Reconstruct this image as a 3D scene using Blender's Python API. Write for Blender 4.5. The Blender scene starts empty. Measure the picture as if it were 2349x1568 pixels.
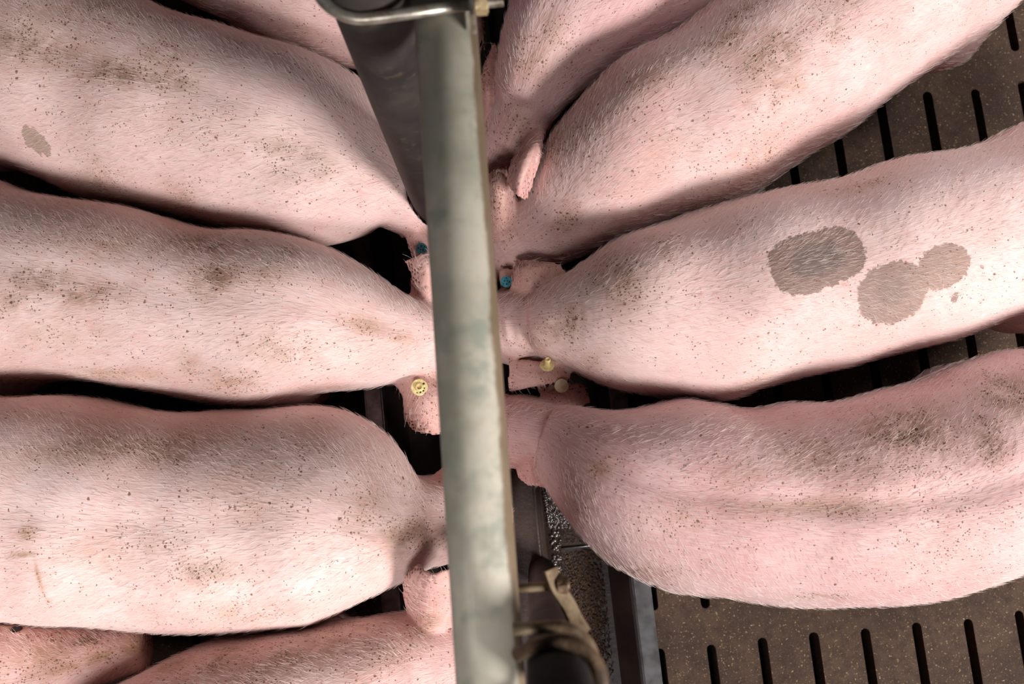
import bpy, bmesh, math, random
import numpy as np
from mathutils import Vector, Matrix

scene = bpy.context.scene
C = scene.collection
random.seed(4)
rng = np.random.default_rng(11)

# ------------------------------------------------------------------ camera
CX, CY, F = 1174.5, 784.0, 2284.0          # image centre and focal length of a 2349 px wide frame (35 mm lens)
H = 2.0                                    # camera height over the slatted floor
def nrm(v):
    v = np.asarray(v, float)
    return v / np.linalg.norm(v)
_n = nrm([1215.0 - CX, -(1125.0 - CY), -F])
_Z = -_n
_Y = nrm([-460.0 - CX, -(-14500.0 - CY), -F])
_Y = nrm(_Y - _Z * (_Y @ _Z))
_X = np.cross(_Y, _Z)
ROT = np.array([_X, _Y, _Z])
CAM = np.array([0.0, 0.0, H])

def P(px, py, z=0.0):
    """world point seen at that place of the photograph at height z"""
    w = ROT @ np.array([px - CX, -(py - CY), -F])
    return CAM + w * ((z - H) / w[2])

cam_data = bpy.data.cameras.new('camera')
cam = bpy.data.objects.new('camera', cam_data)
C.objects.link(cam)
cam.matrix_world = Matrix([list(ROT[i]) + [CAM[i]] for i in range(3)] + [[0, 0, 0, 1]])
cam_data.sensor_width = 36.0
cam_data.lens = F / 2349.0 * 36.0
cam_data.clip_start = 0.02
cam_data.dof.use_dof = True
cam_data.dof.focus_distance = 1.52
cam_data.dof.aperture_fstop = 4.5
scene.camera = cam

# ------------------------------------------------------------------ world, lamps, exposure
scene.view_settings.view_transform = 'Standard'
scene.view_settings.look = 'None'
scene.view_settings.gamma = 1.0
scene.view_settings.use_curve_mapping = False
scene.view_settings.exposure = 0.14
scene.cycles.max_bounces = 6
scene.cycles.diffuse_bounces = 4
scene.cycles.glossy_bounces = 2
scene.cycles.transmission_bounces = 2
scene.cycles.use_adaptive_sampling = True
scene.cycles.adaptive_threshold = 0.045
scene.cycles.adaptive_min_samples = 16
world = bpy.data.worlds.new('barn_air')
scene.world = world
world.use_nodes = True
world.node_tree.nodes['Background'].inputs[0].default_value = (0.95, 0.9, 1.0, 1)
world.node_tree.nodes['Background'].inputs[1].default_value = 0.022

def area(name, loc, target, sx, sy, watt, col, spread=180):
    d = bpy.data.lights.new(name, 'AREA')
    d.shape = 'RECTANGLE'; d.size = sx; d.size_y = sy; d.energy = watt; d.color = col; d.spread = math.radians(spread)
    o = bpy.data.objects.new(name, d)
    C.objects.link(o)
    o.location = loc
    o.rotation_euler = (Vector(target) - Vector(loc)).to_track_quat('-Z', 'Y').to_euler()
    return o
area('barn_window_light', (2.1, -1.6, 2.0), (0.0, 0.15, 0.4), 0.9, 0.7, 130, (1.0, 0.965, 0.94))
area('barn_lamp_light', (-0.6, -1.6, 2.5), (-1.0, -0.05, 0.4), 0.8, 0.8, 12.5, (1.0, 0.97, 0.96), 70)
area('barn_lamp_light', (1.65, 0.85, 2.5), (1.15, 0.55, 0.0), 0.6, 0.6, 6.0, (1.0, 0.97, 0.97), 65)

# ------------------------------------------------------------------ node helpers
class NT:
    def __init__(self, name):
        self.m = bpy.data.materials.new(name)
        self.m.use_nodes = True
        self.t = self.m.node_tree
        self.b = self.t.nodes['Principled BSDF']
    def n(self, kind, **kw):
        x = self.t.nodes.new(kind)
        for k, v in kw.items():
            setattr(x, k, v)
        return x
    def put(self, sock, v):
        if isinstance(v, bpy.types.NodeSocket):
            self.t.links.new(v, sock)
        elif isinstance(v, (tuple, list)):
            sock.default_value = tuple(v) + ((1,) if len(v) == 3 and len(sock.default_value) == 4 else ())
        else:
            sock.default_value = v
    def math(self, op, a, b=0.0, c=0.0, clamp=False):
        x = self.n('ShaderNodeMath', operation=op, use_clamp=clamp)
        for i, v in enumerate((a, b, c)):
            self.put(x.inputs[i], v)
        return x.outputs[0]
    def vmath(self, op, a, b=(0, 0, 0)):
        x = self.n('ShaderNodeVectorMath', operation=op)
        self.put(x.inputs[0], a); self.put(x.inputs[1], b)
        return x.outputs[1] if op in ('LENGTH', 'DISTANCE', 'DOT_PRODUCT') else x.outputs[0]
    def mix(self, f, a, b, blend='MIX'):
        x = self.n('ShaderNodeMix', data_type='RGBA', blend_type=blend)
        self.put(x.inputs[0], f); self.put(x.inputs[6], a); self.put(x.inputs[7], b)
        return x.outputs[2]
    def noise(self, vec, scale, detail=3.0, rough=0.55, dist=0.0):
        x = self.n('ShaderNodeTexNoise')
        if vec is not None: self.put(x.inputs['Vector'], vec)
        x.inputs['Scale'].default_value = scale
        x.inputs['Detail'].default_value = detail
        x.inputs['Roughness'].default_value = rough
        x.inputs['Distortion'].default_value = dist
        return x.outputs['Fac'], x.outputs['Color']
    def voro(self, vec, scale, rand=1.0):
        x = self.n('ShaderNodeTexVoronoi')
        self.put(x.inputs['Vector'], vec)
        x.inputs['Scale'].default_value = scale
        x.inputs['Randomness'].default_value = rand
        return x.outputs['Distance'], x.outputs['Color']
    def ramp(self, v, lo, hi, a=0.0, b=1.0, smooth=True):
        x = self.n('ShaderNodeMapRange', interpolation_type='SMOOTHSTEP' if smooth else 'LINEAR')
        for i, q in enumerate((v, lo, hi, a, b)):
            self.put(x.inputs[i], q)
        return x.outputs[0]
    def coords(self):
        return self.n('ShaderNodeTexCoord').outputs['Object']
    def attr(self, name):
        return self.n('ShaderNodeAttribute', attribute_name=name)
    def red(self, col):
        x = self.n('ShaderNodeSeparateColor'); self.put(x.inputs[0], col)
        return x.outputs[0], x.outputs[1], x.outputs[2]
    def bump(self, h, strength, dist, prev=None):
        x = self.n('ShaderNodeBump')
        x.inputs['Strength'].default_value = strength
        x.inputs['Distance'].default_value = dist
        self.put(x.inputs['Height'], h)
        if prev is not None: self.put(x.inputs['Normal'], prev)
        return x.outputs[0]
    def out(self, col, rough=0.5, metal=0.0, normal=None, **kw):
        self.put(self.b.inputs['Base Color'], col)
        self.put(self.b.inputs['Roughness'], rough)
        self.put(self.b.inputs['Metallic'], metal)
        if normal is not None: self.put(self.b.inputs['Normal'], normal)
        for k, v in kw.items():
            self.put(self.b.inputs[k.replace('_', ' ')], v)
        return self.m

# ------------------------------------------------------------------ materials
def skin_material(name, light, deep, spots=()):
    k = NT(name)
    co = k.coords()
    fur = k.attr('fur').outputs['Vector']
    dirt = k.attr('dirt').outputs['Fac']
    dark = k.attr('dark').outputs['Fac']
    rosy = k.attr('rosy').outputs['Fac']
    big, _ = k.noise(co, 7.0, 3, 0.6)
    mid, _ = k.noise(co, 38.0, 4, 0.65, 0.4)
    base = k.mix(k.ramp(big, 0.35, 0.68), light, deep)
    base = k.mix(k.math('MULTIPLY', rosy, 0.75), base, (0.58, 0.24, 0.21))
    base = k.mix(k.ramp(mid, 0.56, 0.78, 0, 0.42), base, (0.66, 0.30, 0.25))      # reddened skin
    # fine lie of the coat
    st = k.vmath('MULTIPLY', fur, (45.0, 620.0, 1.0))
    streak, _ = k.noise(st, 1.0, 2, 0.6)
    base = k.mix(k.ramp(streak, 0.42, 0.72, 0, 0.35), base, (0.80, 0.66, 0.62))
    base = k.mix(k.ramp(streak, 0.5, 0.25, 0, 0.30), base, (0.50, 0.28, 0.25))
    for (cx_, cy_, ang, rx, ry, col, inner, sq) in spots:                            # pigmented skin patches
        wob, wcol = k.noise(co, 60.0, 4, 0.75)
        _, wc2 = k.noise(co, 160.0, 2, 0.6)
        off = k.vmath('SCALE', k.vmath('SUBTRACT', wcol, (0.5, 0.5, 0.5)))
        off.node.inputs['Scale'].default_value = 0.020
        off2 = k.vmath('SCALE', k.vmath('SUBTRACT', wc2, (0.5, 0.5, 0.5)))
        off2.node.inputs['Scale'].default_value = 0.011
        p = k.vmath('SUBTRACT', k.vmath('ADD', k.vmath('ADD', co, off), off2), (cx_, cy_, 0))
        rot = k.n('ShaderNodeVectorRotate', rotation_type='Z_AXIS')
        k.put(rot.inputs['Vector'], p); rot.inputs['Angle'].default_value = -ang
        p = k.vmath('ABSOLUTE', k.vmath('MULTIPLY', rot.outputs[0], (1 / rx, 1 / ry, 0)))
        sep = k.n('ShaderNodeSeparateXYZ'); k.put(sep.inputs[0], p)
        d = k.math('ADD', k.math('POWER', sep.outputs[0], sq), k.math('POWER', sep.outputs[1], sq))
        pc = k.mix(k.ramp(d, 0.0, 0.30, inner, 0.0), col, (0.055, 0.045, 0.045))
        pc = k.mix(k.ramp(streak, 0.48, 0.75, 0, 0.5), pc, (0.52, 0.42, 0.36))
        base = k.mix(k.ramp(d, 0.90, 1.08, 0.93, 0.0), base, pc)
    # brown smears and dried specks of dirt
    sm, _ = k.noise(co, 24.0, 6, 0.72, 0.6)
    smear = k.math('MULTIPLY', k.ramp(sm, 0.32, 0.60), k.math('MULTIPLY', dirt, 0.95), clamp=True)
    base = k.mix(k.math('MULTIPLY', dirt, 0.30), base, (0.52, 0.31, 0.19))
    base = k.mix(k.math('MULTIPLY', smear, 0.95), base, k.mix(k.math('MULTIPLY', dark, 0.8), (0.33, 0.175, 0.085), (0.105, 0.055, 0.027)))
    wv = k.noise(co, 150.0, 2, 0.5)[1]
    wv = k.vmath('SCALE', k.vmath('SUBTRACT', wv, (0.5, 0.5, 0.5)))
    wv.node.inputs['Scale'].default_value = 0.006
    cw = k.vmath('ADD', co, wv)
    patch, _ = k.noise(co, 33.0, 3, 0.6)
    dens = k.math('MULTIPLY', k.math('ADD', k.math('MULTIPLY', dirt, 0.75), 0.025), k.ramp(patch, 0.38, 0.66, 0.05, 1.9))
    for sc, rad, colr, gain in ((125.0, 0.36, (0.19, 0.080, 0.036), 0.75), (260.0, 0.46, (0.16, 0.068, 0.032), 1.9), (62.0, 0.20, (0.12, 0.052, 0.024), 0.38)):
        d, ccol = k.voro(cw, sc)
        r, g, b = k.red(ccol)
        keep = k.math('LESS_THAN', r, k.math('MULTIPLY', dens, gain))
        rr = k.math('MULTIPLY', k.math('ADD', k.math('MULTIPLY', g, 0.7), 0.45), rad)
        m = k.math('MULTIPLY', keep, k.ramp(d, rr, k.math('MULTIPLY', rr, 0.45)))
        cc = k.mix(dark, colr, (0.028, 0.018, 0.010))
        base = k.mix(k.math('MULTIPLY', m, 0.9), base, cc)
    h = k.math('ADD', k.math('MULTIPLY', streak, 0.8), k.math('MULTIPLY', mid, 0.9))
    nb = k.bump(h, 0.35, 0.0022)
    wr = k.attr('wrinkle').outputs['Fac']
    wl, _ = k.noise(k.vmath('MULTIPLY', fur, (110.0, 16.0, 1.0)), 1.0, 3, 0.6, 1.0)
    nb = k.bump(k.math('MULTIPLY', wl, wr), 0.06, 0.003, nb)
    return k.out(base, 0.62, 0.0, nb, Subsurface_Weight=0.3, Subsurface_Radius=(0.014, 0.004, 0.003), Subsurface_Scale=0.8, Specular_IOR_Level=0.28)

def plain(name, col, rough=0.5, metal=0.0, scale=60.0, var=0.35, bump=0.15, alt=None):
    k = NT(name)
    co = k.coords()
    f, _ = k.noise(co, scale, 4, 0.6)
    g, _ = k.noise(co, scale * 5, 3, 0.6)
    c = k.mix(k.ramp(f, 0.35, 0.7, 0, 1), col, alt if alt else tuple(x * (1 - var) for x in col))
    return k.out(c, rough, metal, k.bump(g, bump, 0.002))

def concrete_material():
    k = NT('concrete_slat')
    co = k.coords()
    a, _ = k.noise(co, 5.0, 4, 0.65)
    b, _ = k.noise(co, 45.0, 5, 0.7)
    base = k.mix(k.ramp(a, 0.3, 0.7), (0.038, 0.022, 0.015), (0.078, 0.047, 0.030))
    base = k.mix(k.ramp(b, 0.40, 0.68, 0, 0.75), base, (0.030, 0.017, 0.012))
    s, _ = k.noise(co, 420.0, 2, 0.5)
    base = k.mix(k.ramp(s, 0.62, 0.70, 0, 0.55), base, (0.26, 0.165, 0.09))
    for sc, th, rad, col in ((260.0, 0.17, 0.34, (0.38, 0.25, 0.13)), (130.0, 0.10, 0.17, (0.50, 0.36, 0.22)), (60.0, 0.02, 0.10, (0.6, 0.42, 0.34))):
        wv = k.noise(co, 190.0, 2, 0.5)[1]
        off = k.vmath('SCALE', k.vmath('SUBTRACT', wv, (0.5, 0.5, 0.5))); off.node.inputs['Scale'].default_value = 0.008
        d, cc = k.voro(k.vmath('ADD', co, off), sc)
        r, g, _b = k.red(cc)
        m = k.math('MULTIPLY', k.math('LESS_THAN', r, th), k.ramp(d, rad, rad * 0.5))
        base = k.mix(k.math('MULTIPLY', m, k.ramp(g, 0.0, 1.0, 0.3, 0.95)), base, col)
    hh = k.math('ADD', b, k.math('MULTIPLY', s, 0.6))
    return k.out(base, 0.8, 0.0, k.bump(hh, 0.5, 0.003), Specular_IOR_Level=0.25)

def galvanised_material():
    k = NT('weathered_galvanised_steel')
    co = k.coords()
    lo, _ = k.noise(co, 14.0, 3, 0.55)
    lo2, _ = k.noise(k.vmath('ADD', co, (3.1, 1.7, 0.4)), 22.0, 3, 0.6)
    fine, _ = k.noise(co, 120.0, 3, 0.6)
    base = k.mix(k.ramp(lo, 0.36, 0.66), (0.33, 0.315, 0.25), (0.48, 0.44, 0.36))
    base = k.mix(k.ramp(lo2, 0.52, 0.72, 0, 0.75), base, (0.235, 0.255, 0.21))
    base = k.mix(k.ramp(fine, 0.5, 0.75, 0, 0.3), base, (0.40, 0.30, 0.17))
    sep = k.n('ShaderNodeSeparateXYZ'); k.put(sep.inputs[0], co)
    wob = k.math('MULTIPLY', k.math('SUBTRACT', lo2, 0.5), 0.010)
    side = k.ramp(k.math('ADD', sep.outputs[0], wob), 0.0215, 0.0262)                 # rust along the right-hand side
    base = k.mix(k.math('MULTIPLY', side, 0.85), base, (0.135, 0.080, 0.038))
    warm = k.ramp(sep.outputs[1], 0.38, 0.47)                                          # rust stain under the clamp
    base = k.mix(k.math('MULTIPLY', warm, k.ramp(lo, 0.3, 0.6, 0.3, 0.8)), base, (0.46, 0.335, 0.235))
    return k.out(base, 0.72, 0.0, k.bump(fine, 0.15, 0.001), Specular_IOR_Level=0.3)

def trough_material():
    k = NT('wet_dark_trough_steel')
    co = k.coords()
    a, _ = k.noise(co, 9.0, 4, 0.6)
    b, _ = k.noise(co, 140.0, 4, 0.7)
    base = k.mix(k.ramp(a, 0.35, 0.65), (0.020, 0.013, 0.013), (0.042, 0.026, 0.020))
    base = k.mix(k.ramp(b, 0.55, 0.75, 0, 0.5), base, (0.085, 0.045, 0.024))
    return k.out(base, 0.42, 0.0, k.bump(b, 0.4, 0.002), Specular_IOR_Level=0.4)

def pipe_material():
    k = NT('dirty_black_pipe')
    co = k.coords()
    a, _ = k.noise(co, 16.0, 4, 0.6)
    b, _ = k.noise(co, 55.0, 4, 0.65)
    base = k.mix(k.ramp(a, 0.35, 0.7), (0.022, 0.019, 0.019), (0.045, 0.038, 0.034))
    base = k.mix(k.ramp(b, 0.56, 0.76, 0, 0.6), base, (0.12, 0.085, 0.05))
    return k.out(base, 0.62, 0.0, k.bump(b, 0.2, 0.001), Specular_IOR_Level=0.2)

M = dict(
    concrete=concrete_material(), galv=galvanised_material(), trough=trough_material(), pipe=pipe_material(),
    stainless=plain('brushed_stainless', (0.36, 0.35, 0.36), 0.27, 0.85, 30, 0.5, 0.10),
    zinc=plain('worn_zinc_steel', (0.52, 0.48, 0.42), 0.38, 0.75, 60, 0.45, 0.1, (0.25, 0.20, 0.15)),
    brass=plain('tarnished_zinc_nut', (0.55, 0.42, 0.24), 0.4, 0.55, 60, 0.4, 0.1),
    rust=plain('rusty_clamp_steel', (0.20, 0.125, 0.07), 0.6, 0.3, 50, 0.5, 0.3, (0.075, 0.045, 0.03)),
    rustlight=plain('rubbed_rusty_steel', (0.36, 0.27, 0.17), 0.5, 0.4, 40, 0.5, 0.2, (0.15, 0.09, 0.05)),
    pit=plain('slurry_pit', (0.008, 0.006, 0.005), 0.8, 0, 10, 0.3, 0.1),
    crumb=plain('feed_crumb', (0.085, 0.042, 0.02), 0.8, 0, 300, 0.6, 0.3, (0.022, 0.012, 0.007)),
    straw=plain('pale_flake', (0.42, 0.29, 0.15), 0.75, 0, 200, 0.5, 0.1),
    yellow=plain('yellow_tag_plastic', (0.56, 0.43, 0.16), 0.45, 0, 220, 0.35, 0.25, (0.72, 0.62, 0.34)),
    ivory=plain('ivory_tag_plastic', (0.72, 0.60, 0.40), 0.5, 0, 180, 0.3, 0.2),
    blue=plain('blue_tag_plastic', (0.045, 0.29, 0.36), 0.45, 0, 260, 0.45, 0.25),
    black=plain('dark_print', (0.012, 0.012, 0.012), 0.6, 0, 100, 0.2, 0.0),
    eye=plain('dark_eye', (0.010, 0.008, 0.008), 0.08, 0, 100, 0.2, 0.0),
    hoof=plain('horn', (0.10, 0.07, 0.05), 0.6, 0, 100, 0.4, 0.2),
)
def hair_material():
    k = NT('pale_bristle')
    info = k.n('ShaderNodeHairInfo')
    c = k.mix(info.outputs['Random'], (0.82, 0.72, 0.69), (0.70, 0.54, 0.47))
    return k.out(c, 0.45, 0.0, None, Specular_IOR_Level=0.45)
M['hair'] = hair_material()
def water_material():
    k = NT('foamy_water')
    co = k.coords()
    a, _ = k.noise(co, 120.0, 3, 0.6)
    return k.out((0.030, 0.018, 0.014), 0.06, 0.0, k.bump(a, 0.5, 0.004), Specular_IOR_Level=0.6)
M['water'] = water_material()
def bubble_material():
    k = NT('wet_bubble')
    return k.out((0.05, 0.035, 0.03), 0.05, 0.0, None, Specular_IOR_Level=1.0, Coat_Weight=1.0, Coat_Roughness=0.03)
M['bubble'] = bubble_material()

# ------------------------------------------------------------------ object helpers
def link(name, me, mat, parent=None, loc=None):
    o = bpy.data.objects.new(name, me)
    C.objects.link(o)
    if mat is not None: me.materials.append(mat)
    if parent is not None: o.parent = parent
    if loc is not None: o.location = loc
    return o
def tag(o, label=None, cat=None, group=None, kind=None):
    if label: o['label'] = label
    if cat: o['category'] = cat
    if group: o['group'] = group
    if kind: o['kind'] = kind
    return o
def empty(name, loc, label, cat, group=None):
    o = bpy.data.objects.new(name, None)
    C.objects.link(o); o.location = loc; o.empty_display_size = 0.05
    return tag(o, label, cat, group)
def np_mesh(name, v, faces, smooth=True):
    v = np.asarray(v, np.float32); faces = np.asarray(faces, np.int32)
    me = bpy.data.meshes.new(name)
    nf, k = faces.shape
    me.vertices.add(len(v)); me.vertices.foreach_set('co', v.ravel())
    me.loops.add(nf * k); me.loops.foreach_set('vertex_index', faces.ravel())
    me.polygons.add(nf)
    me.polygons.foreach_set('loop_start', np.arange(nf, dtype=np.int32) * k)
    me.polygons.foreach_set('use_smooth', np.full(nf, smooth))
    me.update(calc_edges=True); me.validate()
    return me
def bm_mesh(name, bm, smooth=False):
    bmesh.ops.recalc_face_normals(bm, faces=bm.faces)
    me = bpy.data.meshes.new(name)
    bm.to_mesh(me); bm.free()
    if smooth:
        me.polygons.foreach_set('use_smooth', np.full(len(me.polygons), True))
    return me
def add_box(bm, lo, hi, bevel=0.0):
    r = bmesh.ops.create_cube(bm, size=1.0)
    vs = r['verts']
    lo, hi = Vector(lo), Vector(hi)
    for v in vs:
        v.co = Vector((lo[i] + (v.co[i] + 0.5) * (hi[i] - lo[i]) for i in range(3)))
    if bevel:
        es = {e for v in vs for e in v.link_edges}
        bmesh.ops.bevel(bm, geom=list(es), offset=bevel, segments=2, profile=0.6, affect='EDGES')
def tube(bm, pts, rad, seg=20, cap=True, ribs=None):
    """round bar swept along pts (Catmull-Rom already applied by the caller)"""
    pts = [Vector(p) for p in pts]
    rads = rad if isinstance(rad, (list, tuple)) else [rad] * len(pts)
    up = None; rings = []
    for i, p in enumerate(pts):
        t = (pts[min(i + 1, len(pts) - 1)] - pts[max(i - 1, 0)]).normalized()
        if up is None:
            up = t.orthogonal().normalized()
        up = (up - t * up.dot(t)).normalized()
        s = t.cross(up)
        rings.append([bm.verts.new(p + (up * math.cos(a) + s * math.sin(a)) * rads[i]) for a in [2 * math.pi * j / seg for j in range(seg)]])
    for a, b in zip(rings, rings[1:]):
        for j in range(seg):
            bm.faces.new((a[j], a[(j + 1) % seg], b[(j + 1) % seg], b[j]))
    if cap:
        bm.faces.new(rings[0][::-1]); bm.faces.new(rings[-1])
def catmull(pts, n=8):
    pts = np.asarray(pts, float)
    q = np.vstack([2 * pts[0] - pts[1], pts, 2 * pts[-1] - pts[-2]])
    out = []
    for i in range(1, len(q) - 2):
        for t in np.linspace(0, 1, n, endpoint=False):
            a, b, c, d = q[i - 1], q[i], q[i + 1], q[i + 2]
            out.append(0.5 * (2 * b + (c - a) * t + (2 * a - 5 * b + 4 * c - d) * t * t + (3 * b - a - 3 * c + d) * t ** 3))
    out.append(q[-2])
    return np.array(out)

# ------------------------------------------------------------------ the setting: slatted floor, pit
X0S, PITCH, SLOTW, SLOTY0, PERIOD, SLOTL = 0.317, 0.0998, 0.0185, -0.258, 1.062, 0.990
def slatted_floor():
    bm = bmesh.new()
    def panel(xmin_k, xmax_k, xl, xr):
        for row in range(-2, 3):
            ya = SLOTY0 - (PERIOD - SLOTL) / 2 + row * PERIOD; yb = ya + PERIOD
            for kx in range(xmin_k, xmax_k + 1):
                xc = X0S + kx * PITCH
                a, b = xc - PITCH / 2, xc + PITCH / 2
                if kx == xmin_k: a = xl
                if kx == xmax_k: b = xr
                jit = random.uniform(-0.004, 0.004)
                s0, s1 = ya + (PERIOD - SLOTL) / 2 + jit, yb - (PERIOD - SLOTL) / 2 + jit
                w = SLOTW / 2 + random.uniform(-0.0008, 0.0008)
                lower = [(xc + w * math.sin(t), s0 + w * (1 - math.cos(t))) for t in np.linspace(-math.pi / 2, math.pi / 2, 7)]
                upper = [(xc + w * math.sin(t), s1 - w * (1 - math.cos(t))) for t in np.linspace(math.pi / 2, -math.pi / 2, 7)]
                hole = lower + upper                       # anticlockwise from lower-left
                hv = [bm.verts.new((x, y, 0)) for x, y in hole]
                dv = [bm.verts.new((x + (x - xc) * 0.25, y, -0.11)) for x, y in hole]
                n = len(hv)
                for i in range(n):
                    bm.faces.new((hv[i], dv[i], dv[(i + 1) % n], hv[(i + 1) % n]))
                q = [bm.verts.new(p) for p in ((a, ya, 0), (xc, ya, 0), (b, ya, 0), (b, yb, 0), (xc, yb, 0), (a, yb, 0))]
                # right half: lower middle (3) .. upper middle (10); left half wraps round
                bm.faces.new([q[1], q[2], q[3], q[4]] + [hv[i] for i in (10, 9, 8, 7, 6, 5, 4, 3)])
                bm.faces.new([q[4], q[5], q[0], q[1]] + [hv[i] for i in (3, 2, 1, 0, 13, 12, 11, 10)])
    panel(-1, 14, 0.198, 1.765)
    panel(-19, -7, -1.63, -0.292)
    me = bm_mesh('floor', bm)
    o = link('floor', me, M['concrete'])
    tag(o, 'brown speckled concrete slatted floor with long dark slots', 'floor', kind='structure')
    bm = bmesh.new()
    add_box(bm, (-1.7, -2.6, -0.75), (1.8, 2.9, -0.70))
    o = link('floor_pit', bm_mesh('floor_pit', bm), M['pit'])
    tag(o, 'dark pit under the slatted floor', 'floor', kind='structure')
slatted_floor()
bm = bmesh.new()
add_box(bm, (-1.75, 2.95, -0.75), (1.85, 3.05, 2.5))
tag(link('wall_back', bm_mesh('wall_back', bm), plain('grey_barn_panel', (0.20, 0.19, 0.18), 0.8, 0, 8, 0.3, 0.1)), 'grey barn wall panel behind the pen', 'wall', kind='structure')

# ------------------------------------------------------------------ feeding trough
RIM = 0.13
XL, XR = -0.258, 0.168
def feed_trough():
    root = empty('feed_trough', (-0.045, 0.2, 0.0), 'long dark steel feed trough running between the two rows of pigs', 'trough')
    off = Vector(root.location)
    y0, y1 = -2.2, 2.6
    def prof(name, pts, mat, y0=y0, y1=y1, bev=0.0):
        bm = bmesh.new()
        a = [bm.verts.new((x - off.x, y0 - off.y, z)) for x, z in pts]
        b = [bm.verts.new((x - off.x, y1 - off.y, z)) for x, z in pts]
        n = len(pts)
        for i in range(n):
            bm.faces.new((a[i], a[(i + 1) % n], b[(i + 1) % n], b[i]))
        bm.faces.new(a[::-1]); bm.faces.new(b)
        if bev:
            bmesh.ops.bevel(bm, geom=[e for e in bm.edges if abs((e.verts[0].co - e.verts[1].co).y) > 1], offset=bev, segments=3, affect='EDGES')
        return link(name, bm_mesh(name, bm), mat, root)
    prof('basin', [(XL - 0.004, RIM - 0.012), (XL + 0.004, RIM - 0.012), (XL + 0.035, 0.05), (-0.10, 0.03), (0.02, 0.03), (XR - 0.035, 0.05), (XR - 0.004, RIM - 0.012), (XR + 0.004, RIM - 0.012),
                   (XR - 0.028, 0.04), (0.02, 0.012), (-0.10, 0.012), (XL + 0.028, 0.04)], M['trough'])
    prof('rim', [(XL - 0.034, 0.0), (XL - 0.034, RIM), (XL, RIM), (XL, RIM - 0.02), (XL - 0.006, RIM - 0.02), (XL - 0.008, RIM - 0.008), (XL - 0.028, RIM - 0.008), (XL - 0.028, 0.0)], M['stainless'], bev=0.0034)
    prof('rim', [(XR + 0.034, 0.0), (XR + 0.028, 0.0), (XR + 0.028, RIM - 0.008), (XR + 0.008, RIM - 0.008), (XR + 0.006, RIM - 0.02), (XR, RIM - 0.02), (XR, RIM), (XR + 0.034, RIM)], M['stainless'], bev=0.0034)
    prof('divider', [(-0.100, 0.02), (0.022, 0.02), (0.018, 0.135), (0.008, 0.145), (-0.088, 0.145), (-0.098, 0.135)], M['trough'], bev=0.003)
    # seam of two trough lengths
    a, b = P(1255, 1262, 0.036), P(1352, 1251, 0.046)
    bm = bmesh.new()
    tube(bm, [Vector(a) - off, Vector(b) - off, Vector((XR - 0.034, b[1] + 0.004, 0.052)) - off], 0.0022, 8)
    tag(link('weld_seam', bm_mesh('weld_seam', bm, True), M['stainless'], root), 'thin bright seam across the trough bottom')
    return root
feed_trough()

def trough_floor_z(x):
    return float(np.interp(x, [XL + 0.004, XL + 0.035, -0.10, 0.02, XR - 0.035, XR - 0.004], [RIM - 0.012, 0.05, 0.03, 0.03, 0.05, RIM - 0.012]))

def scatter_mesh(name, n, place, size, flat=0.6, long=1.0):
    """many small irregular grains in one mesh"""
    base = np.array([[1, 0, 0], [-1, 0, 0], [0, 1, 0], [0, -1, 0], [0, 0, 1], [0, 0, -1]], float)
    tri = np.array([[0, 2, 4], [2, 1, 4], [1, 3, 4], [3, 0, 4], [2, 0, 5], [1, 2, 5], [3, 1, 5], [0, 3, 5]])
    vs, fs = [], []
    for i in range(n):
        p = place()
        s = size * random.uniform(0.45, 1.3)
        a = random.uniform(0, 6.28)
        b = base * np.array([s * long * random.uniform(0.6, 1.5), s * random.uniform(0.6, 1.1), s * flat])
        c, d = math.cos(a), math.sin(a)
        b = b @ np.array([[c, d, 0], [-d, c, 0], [0, 0, 1]]) + rng.normal(0, s * 0.12, (6, 3))
        vs.append(b + np.array(p) + (0, 0, s * flat * 0.6)); fs.append(tri + 6 * i)
    return np_mesh(name, np.vstack(vs), np.vstack(fs), False)

def crumb_place():
    while True:
        px, py = random.gauss(1345, 42), random.triangular(1130, 1600, 1400)
        q = P(px, py, 0.04)
        if 0.028 < q[0] < XR - 0.046 and abs(py + (px - 1300) * 0.113 - 1257) > 9:
            return (q[0], q[1], trough_floor_z(q[0]) + 0.0030)
o = link('feed_crumbs', scatter_mesh('feed_crumbs', 3200, crumb_place, 0.0021), M['crumb'])
tag(o, 'brown moist feed crumbs lying in the trough bottom', 'feed', kind='stuff')
def div_place():
    q = P(random.uniform(1095, 1143), random.uniform(-30, 120), 0.145)
    return (min(q[0], 0.004), q[1], 0.1462)
o = link('feed_flakes', scatter_mesh('feed_flakes', 60, div_place, 0.0012), M['straw'])
tag(o, 'pale feed flakes scattered on top of the trough divider', 'feed', kind='stuff')
def floor_place():
    while True:
        x, y = random.uniform(0.21, 1.6), random.uniform(-0.9, 1.3)
        k = (x - X0S) / PITCH
        if abs(k - round(k)) * PITCH > SLOTW / 2 + 0.003:
            return (x, y, 0.0)
o = link('straw_flakes', scatter_mesh('straw_flakes', 7500, floor_place, 0.0007, 0.3, 2.4), M['straw'])
tag(o, 'tiny golden straw flakes strewn over the slatted floor', 'straw', kind='stuff')

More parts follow.
